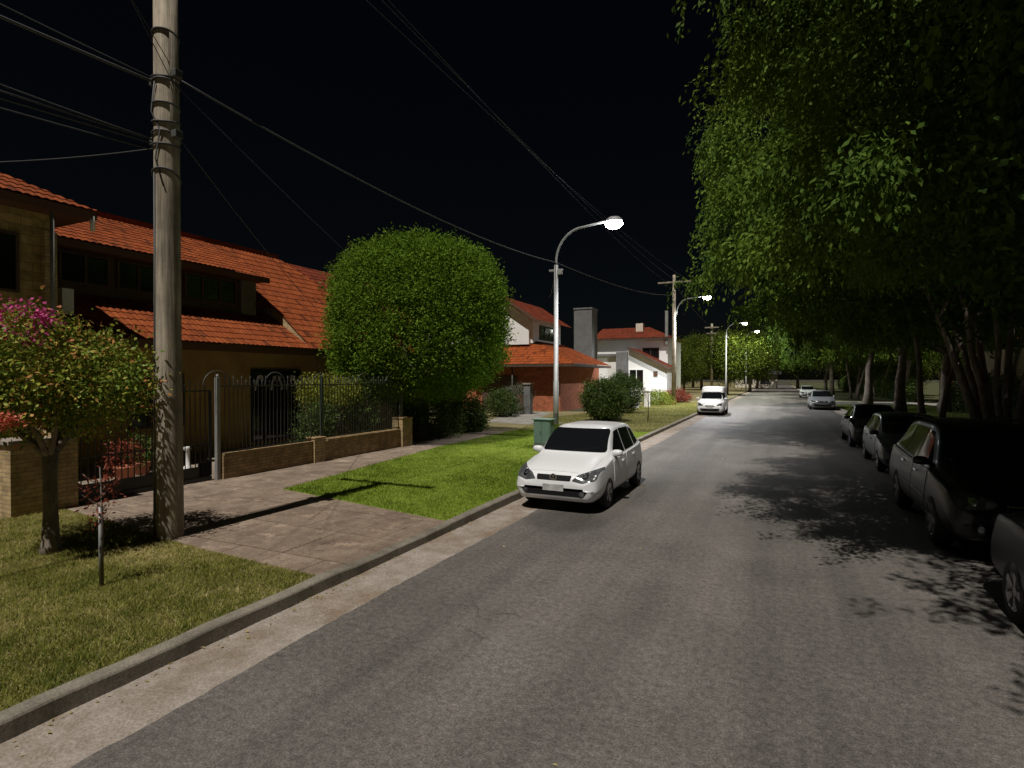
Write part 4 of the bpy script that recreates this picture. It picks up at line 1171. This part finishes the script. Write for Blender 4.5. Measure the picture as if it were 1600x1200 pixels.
def wheel(parent, x, y, r, w, s, spokes=5):
    t = MB().lathe([(r * .62, -w / 2), (r * .9, -w / 2), (r * .985, -w * .36), (r, -w * .2), (r, w * .2), (r * .985, w * .36), (r * .9, w / 2), (r * .62, w / 2)], 'x', n=36)
    o = t.build('wheel', M['tyre'], parent, True); o.location = (x, y, r)
    rm = MB().lathe([(r * .62, w * .5), (r * .66, w * .47), (r * .62, w * .40), (r * .56, w * .1), (.001, w * .08)], 'x', n=36)
    for k in range(spokes):
        a = 2 * math.pi * k / spokes
        for da in (-.13, .13):
            rm.bar((w * .38, .06 * math.cos(a), .06 * math.sin(a)), (w * .42, r * .63 * math.cos(a + da), r * .63 * math.sin(a + da)), .03, .045)
    rm.lathe([(r * .2, w * .30), (r * .17, w * .43), (.001, w * .44)], 'x', n=16)
    ro = rm.build('rim', M['rim'], o, False)
    if s < 0: ro.rotation_euler = (0, 0, math.pi)
    return o

def mirror_part(parent, x, y, z, s, m):
    b = MB(); i = 0
    P = []
    for dy, sc in ((-.06, .55), (-.03, .95), (.03, 1.0), (.07, .86)):
        P.append([(x + s * (.10 + .105 * sc * math.copysign(abs(math.cos(a)) ** .7, math.cos(a))), y + dy, z + .065 * sc * math.copysign(abs(math.sin(a)) ** .7, math.sin(a))) for a in np.linspace(0, 2 * math.pi, 17)[:-1]])
    for q in P: b.v += q
    for k in range(3):
        for j in range(16):
            a, c = k * 16 + j, k * 16 + (j + 1) % 16; b.f.append((a, c, c + 16, a + 16))
    b.f += [tuple(range(16)), tuple(range(48, 64))]
    o = b.build('wing_mirror', m, parent, True)
    MB().bar((x - s * .05, y, z - .03), (x + s * .06, y, z - .04), .05, .05).build('mirror_arm', M['plastic'], o)
    return o

def emblem(parent, y, z, r=.065):
    """round chrome badge with a V over a W"""
    o = MB(); o.v = []; n = 28
    o.tube([(r * math.cos(a), y, z + r * math.sin(a)) for a in np.linspace(0, 2 * math.pi, n)], .008, 6)
    def st(a, b): o.bar((a[0] * r, y - .003, z + a[1] * r), (b[0] * r, y - .003, z + b[1] * r), .010, .012)
    st((-.45, .85), (0, .12)); st((0, .12), (.45, .85))
    st((-.85, .4), (-.38, -.85)); st((-.38, -.85), (0, -.05)); st((0, -.05), (.38, -.85)); st((.38, -.85), (.85, .4))
    b = MB().lathe([(.001, 0), (r, 0)], 'z', n=20)
    b.v = [(p_[0], y + .012, z + p_[1]) for p_ in b.v]
    e = o.build('emblem', M['chrome'], parent)
    b.build('backing', M['plastic'], e)
    return e

def scale_tab(tab, L, W, H):
    """rescale a profile table to a car's length, half width and height"""
    T = np.array(tab, float); T[:, 0] *= L / T[-1, 0]
    k = W / T[:, 3].max(); T[:, [2, 3, 5, 7]] *= k
    return T

HATCH = [  # y, bottom z, bottom w, body w, belt z, belt w, top z, top w
    (0, .30, .52, .58, .50, .54, .575, .34), (.04, .24, .63, .71, .57, .66, .645, .46), (.15, .20, .70, .79, .655, .735, .725, .56),
    (.40, .19, .72, .822, .735, .775, .81, .63), (.80, .19, .73, .83, .81, .785, .90, .66), (1.02, .19, .73, .83, .85, .785, .955, .665),
    (1.16, .19, .73, .83, .865, .79, 1.03, .68), (1.46, .19, .73, .83, .885, .79, 1.27, .645), (1.72, .19, .73, .83, .895, .79, 1.405, .615),
    (2.1, .19, .73, .83, .905, .788, 1.465, .605), (2.75, .19, .73, .83, .925, .785, 1.465, .60), (3.30, .19, .73, .828, .945, .78, 1.42, .59),
    (3.52, .19, .72, .822, .955, .765, 1.31, .59), (3.70, .20, .70, .81, .95, .735, 1.10, .60), (3.82, .23, .66, .78, .86, .67, .93, .52), (3.90, .32, .56, .66, .64, .58, .68, .42)]
SEDAN = [
    (0, .30, .55, .60, .52, .56, .58, .36), (.04, .24, .66, .74, .58, .69, .65, .48), (.16, .20, .73, .82, .67, .76, .73, .58),
    (.45, .19, .75, .86, .76, .80, .82, .66), (.90, .19, .76, .875, .84, .82, .91, .70), (1.18, .19, .76, .88, .88, .82, .97, .70),
    (1.35, .19, .76, .88, .90, .82, 1.04, .69), (1.75, .19, .76, .88, .92, .82, 1.29, .63), (2.05, .19, .76, .88, .93, .815, 1.41, .595),
    (2.4, .19, .76, .88, .94, .81, 1.455, .585), (2.95, .19, .76, .88, .95, .80, 1.44, .58), (3.35, .19, .76, .875, .96, .80, 1.34, .585),
    (3.75, .19, .75, .87, .96, .79, 1.11, .62), (3.95, .20, .75, .86, .95, .78, 1.02, .66), (4.3, .22, .72, .84, .92, .75, .99, .62), (4.44, .26, .68, .78, .84, .68, .90, .52), (4.5, .34, .58, .66, .64, .58, .68, .42)]
SUV = [
    (0, .36, .58, .66, .62, .60, .72, .40), (.04, .30, .70, .78, .70, .74, .82, .54), (.16, .27, .77, .87, .80, .81, .92, .66),
    (.45, .26, .80, .91, .91, .85, 1.0, .72), (.90, .26, .80, .925, .98, .86, 1.07, .74), (1.15, .26, .80, .925, 1.02, .86, 1.12, .74),
    (1.3, .26, .80, .925, 1.03, .86, 1.2, .73), (1.65, .26, .80, .925, 1.05, .855, 1.5, .67), (1.92, .26, .80, .925, 1.06, .85, 1.65, .64),
    (2.3, .26, .80, .925, 1.07, .85, 1.72, .63), (3.1, .26, .80, .925, 1.09, .84, 1.72, .625), (3.8, .26, .80, .92, 1.11, .83, 1.67, .61),
    (4.15, .27, .80, .915, 1.12, .82, 1.52, .62), (4.42, .28, .78, .90, 1.10, .79, 1.22, .64), (4.54, .32, .74, .86, .98, .74, 1.05, .58), (4.6, .40, .62, .72, .72, .62, .78, .46)]
VAN = [
    (0, .30, .52, .58, .52, .54, .60, .34), (.04, .24, .63, .71, .60, .66, .68, .46), (.15, .20, .70, .79, .70, .735, .78, .56),
    (.40, .19, .74, .83, .80, .785, .88, .64), (.75, .19, .76, .85, .89, .80, .98, .68), (.92, .19, .76, .85, .92, .80, 1.04, .68),
    (1.05, .19, .76, .85, .93, .80, 1.12, .67), (1.4, .19, .76, .85, .95, .80, 1.36, .63), (1.62, .19, .76, .85, .96, .80, 1.50, .61), (1.72, .19, .76, .85, .96, .80, 1.60, .62), (1.85, .19, .76, .85, .97, .80, 1.80, .66),
    (2.1, .19, .76, .85, .98, .81, 1.84, .69), (3.0, .19, .76, .85, .99, .81, 1.85, .69), (3.7, .19, .76, .85, 1.0, .80, 1.82, .68),
    (3.92, .20, .75, .84, 1.0, .78, 1.72, .65), (4.0, .30, .70, .80, .95, .74, 1.55, .58)]

def make_car(kind, paint, label, loc, rz=0, group=None, cat='car', name='parked_car', detail=True, badge=False):
    pm = M[paint]
    tab, ax, wr, tw_ = {'hatch': (HATCH, (.80, 3.265), .295, .19), 'sedan': (SEDAN, (.86, 3.52), .31, .2), 'suv': (SUV, (.88, 3.55), .37, .235), 'van': (VAN, (.76, 3.2), .30, .19)}[kind]
    T = np.array(tab); hw = T[:, 3].max()
    e = empty(name, loc, rz, label=label, cat=cat, group=group)
    body, bvh, L = car_body(tab, ax, wr, hw, pm, e)
    h = L / 2
    def yy(*q): return [(a - h, b) for a, b in q]
    for ya in ax:
        for s in (-1, 1): wheel(e, s * (hw - tw_ / 2 + .002), ya - h, wr, tw_, s, 5 if kind != 'suv' else 6)
    G_ = M['glass']
    if kind == 'hatch':
        fs = [(-.665, .985), (.665, .985), (.585, 1.39), (-.585, 1.39)]
        sw = [yy((1.28, .925), (2.12, .935), (2.12, 1.375), (1.82, 1.345)), yy((2.18, .938), (2.95, .955), (2.95, 1.36), (2.18, 1.378)), yy((3.01, .958), (3.42, 1.01), (3.30, 1.28), (3.01, 1.345))]
        rs = [(-.55, 1.02), (.55, 1.02), (.47, 1.34), (-.47, 1.34)]
        doors = [yy((1.17, .26), (2.14, .26), (2.14, .88), (1.17, .84)), yy((2.17, .26), (2.95, .26), (3.06, .5), (3.04, .91), (2.17, .89))]
        hood = [(-.62, .16 - h), (.62, .16 - h), (.66, 1.0 - h), (-.66, 1.0 - h)]
        hl = [(.345, .595), (.54, .56), (.75, .615), (.80, .795), (.62, .745), (.44, .69)]
        grl = [(-.335, .675), (-.32, .585), (.32, .585), (.335, .675)]
        low = [(-.64, .415), (-.56, .315), (.56, .315), (.64, .415)]
        pl = [(-.2, .40), (.2, .40), (.2, .52), (-.2, .52)]
        mz, my_, mx = .97, 1.32, .76
        tl = [(.46, .80), (.70, .80), (.72, .98), (.5, .96)]
    elif kind == 'sedan':
        fs = [(-.66, .985), (.66, .985), (.56, 1.385), (-.56, 1.385)]
        sw = [yy((1.45, .955), (2.4, .965), (2.4, 1.375), (2.08, 1.345)), yy((2.46, .968), (3.2, .975), (3.2, 1.33), (2.46, 1.376)), yy((3.25, .98), (3.6, 1.0), (3.34, 1.27), (3.25, 1.3))]
        rs = [(-.58, 1.06), (.58, 1.06), (.52, 1.36), (-.52, 1.36)]
        doors = [yy((1.3, .26), (2.42, .26), (2.42, .92), (1.3, .89)), yy((2.45, .26), (3.15, .26), (3.3, .5), (3.28, .94), (2.45, .92))]
        hood = [(-.66, .17 - h), (.66, .17 - h), (.70, 1.16 - h), (-.70, 1.16 - h)]
        hl = [(.40, .60), (.58, .58), (.76, .63), (.80, .74), (.60, .70)]
        grl = [(-.36, .69), (-.32, .56), (.32, .56), (.36, .69)]
        low = [(-.6, .40), (-.55, .28), (.55, .28), (.6, .40)]
        pl = [(-.2, .42), (.2, .42), (.2, .53), (-.2, .53)]
        mz, my_, mx = 1.0, 1.52, .80
        tl = [(.42, .70), (.72, .68), (.74, .88), (.44, .86)]
    elif kind == 'suv':
        fs = [(-.70, 1.15), (.70, 1.15), (.60, 1.61), (-.60, 1.61)]
        sw = [yy((1.42, 1.09), (2.25, 1.1), (2.25, 1.6), (1.98, 1.575)), yy((2.31, 1.1), (3.15, 1.12), (3.15, 1.6), (2.31, 1.605)), yy((3.21, 1.125), (3.95, 1.16), (3.78, 1.53), (3.21, 1.595))]
        rs = [(-.6, 1.2), (.6, 1.2), (.54, 1.58), (-.54, 1.58)]
        doors = [yy((1.3, .36), (2.27, .36), (2.27, 1.05), (1.3, 1.01)), yy((2.3, .36), (3.1, .36), (3.28, .62), (3.26, 1.08), (2.3, 1.06))]
        hood = [(-.70, .17 - h), (.70, .17 - h), (.74, 1.13 - h), (-.74, 1.13 - h)]
        hl = [(.42, .74), (.62, .70), (.82, .72), (.86, .88), (.64, .90), (.44, .86)]
        grl = [(-.38, .86), (-.34, .70), (.34, .70), (.38, .86)]
        low = [(-.66, .52), (-.58, .38), (.58, .38), (.66, .52)]
        pl = [(-.2, .52), (.2, .52), (.2, .64), (-.2, .64)]
        mz, my_, mx = 1.15, 1.5, .86
        tl = [(.58, .9), (.76, .9), (.76, 1.12), (.6, 1.12)]
    else:
        fs = [(-.65, 1.06), (.65, 1.06), (.58, 1.48), (-.58, 1.48)]
        sw = [yy((1.15, 1.0), (1.98, 1.0), (1.98, 1.45), (1.58, 1.44))]
        rs = [(-.55, 1.15), (.55, 1.15), (.5, 1.55), (-.5, 1.55)]
        doors = [yy((1.04, .26), (2.0, .26), (2.0, .95), (1.04, .9))]
        hood = [(-.62, .16 - h), (.62, .16 - h), (.66, .9 - h), (-.66, .9 - h)]
        hl = [(.38, .66), (.54, .60), (.73, .64), (.775, .84), (.62, .78)]
        grl = [(-.30, .66), (-.27, .58), (.27, .58), (.30, .66)]
        low = [(-.6, .42), (-.55, .28), (.55, .28), (.6, .42)]
        pl = [(-.2, .43), (.2, .43), (.2, .54), (-.2, .54)]
        mz, my_, mx = 1.06, 1.22, .8
        tl = [(.56, .8), (.74, .8), (.74, 1.1), (.6, 1.1)]
    mir = lambda P_: [(-a, b) for a, b in P_]
    patch(bvh, fs, 'front', G_, 'windscreen', e, .011, .04, .06, .02)
    patch(bvh, rs, 'rear', G_, 'rear_window', e, .011, .05, .06, .02)
    for vw in ('right', 'left'):
        for w_ in sw: patch(bvh, w_, vw, G_, 'side_window', e, .005, .09, .035)
        for dr in doors:
            o = patch(bvh, dr, vw, pm, 'door', e, .007, .09, .05, .02)
            y1 = max(a for a, _ in dr) - .17; zt = max(b for _, b in dr) - .11
            patch(bvh, [(y1 - .18, zt - .025), (y1, zt - .025), (y1, zt + .01), (y1 - .18, zt + .01)], vw, pm if kind != 'suv' else M['chrome'], 'handle', o, .028, .2, .01, .03)
            if kind in ('suv', 'sedan'):
                y0, y1 = min(a for a, _ in dr) + .02, max(a for a, _ in dr) - (.2 if dr is doors[-1] else .02)
                patch(bvh, [(y0, .60 if kind == 'suv' else .52), (y1, .62 if kind == 'suv' else .54), (y1, .67 if kind == 'suv' else .58), (y0, .65 if kind == 'suv' else .56)], vw, M['steel'], 'side_moulding', o, .014, .2, .01, .015)
    patch(bvh, hood, 'top', pm, 'bonnet', e, .006, .09, .08, .015)
    for P_ in (hl, mir(hl)):
        o = patch(bvh, P_, 'front', M['headlight'], 'headlight', e, .007, .05, .03)
        cx = sum(a for a, _ in P_) / len(P_); cz = sum(b for _, b in P_) / len(P_)
        rr = .05; patch(bvh, [(cx + rr * math.cos(a), cz + rr * math.sin(a)) for a in np.linspace(0, 6.28, 13)[:-1]], 'front', M['chrome'], 'reflector', o, .010, .2, 0, .004)
    for P_ in (tl, mir(tl)): patch(bvh, P_, 'rear', M['taillight'], 'tail_light', e, .007, .06, .03)
    go = patch(bvh, grl, 'front', M['plastic'], 'grille', e, .006, .06, .02)
    zc = (grl[0][1] + grl[1][1]) / 2
    if not badge: patch(bvh, [(-.3, zc - .006), (.3, zc - .006), (.3, zc + .008), (-.3, zc + .008)], 'front', M['chrome'], 'grille_bar', go, .012, .08, 0)
    lo = patch(bvh, low, 'front', M['plastic'], 'lower_grille', e, .006, .035, .03)
    for s in (-1, 1):
        cx, cz = s * (abs(low[0][0]) - .10), (low[0][1] + low[1][1]) / 2 + .01
        patch(bvh, [(cx + .045 * math.cos(a), cz + .045 * math.sin(a)) for a in np.linspace(0, 6.28, 13)[:-1]], 'front', M['headlight'], 'fog_lamp', lo, .010, .2, 0)
    patch(bvh, pl, 'front', M['plate'], 'number_plate', e, .014, .1, .006)
    patch(bvh, [(a, b + (.22 if kind != 'van' else .3)) for a, b in pl], 'rear', M['plate'], 'number_plate', e, .014, .1, .006)
    for s in (-1, 1): mirror_part(e, s * (mx - .02), my_ - h, mz, s, pm)
    for s in (-1, 1):
        if kind == 'suv':
            MB().tube([(s * .585, 2.0 - h, 1.66), (s * .60, 2.15 - h, 1.735), (s * .59, 3.6 - h, 1.745), (s * .575, 3.8 - h, 1.68)], .018, 8).build('roof_rail', M['plastic'], e, True)
    wp = MB(); zb = fs[0][1]
    for x0 in (-.5, .05):
        hit, nr, _, _ = bvh.ray_cast(Vector((x0, -5, zb + .02)), Vector((0, 1, 0))); h2_, n2, _, _ = bvh.ray_cast(Vector((x0 + .45, -5, zb + .08)), Vector((0, 1, 0)))
        if hit and h2_: wp.bar(hit + nr * .018, h2_ + n2 * .018, .014)
    wp.build('wiper', M['plastic'], e)
    if badge:
        hit, nr, _, _ = bvh.ray_cast(Vector((0, -5, .635)), Vector((0, 1, 0)))
        emblem(e, hit.y - .022, .635)
    return e

RG = 'cars parked along the right kerb'
make_car('hatch', 'white_paint', 'white hatchback parked at the left kerb under the nearest lamp', (-3.68, 11.5, 0), 0, 'cars parked along the left kerb', badge=True)
make_car('van', 'white_paint', 'small white panel van parked farther along the left kerb', (-3.95, 40.3, 0), 0, 'cars parked along the left kerb', 'van', 'parked_van')
make_car('sedan', 'dark_paint', 'dark saloon cut off by the right edge, nearest of the parked cars', (3.02, 5.95, 0), 0, RG)
make_car('suv', 'black_paint', 'black off roader with chrome side mouldings behind the dark saloon', (2.98, 11.55, 0), 0, RG)
make_car('hatch', 'grey_paint', 'grey hatchback just behind the black off roader', (3.2, 18.6, 0), 0, RG)
make_car('sedan', 'dark_paint', 'dark saloon parked between the grey hatchback and the far cars', (3.2, 24.6, 0), 0, RG)
make_car('sedan', 'silver_paint', 'grey saloon parked alone under the far street trees', (3.1, 50.5, 0), 0, RG)
make_car('hatch', 'white_paint', 'white hatchback farthest away on the right near the side road', (3.3, 78, 0), 0, RG)
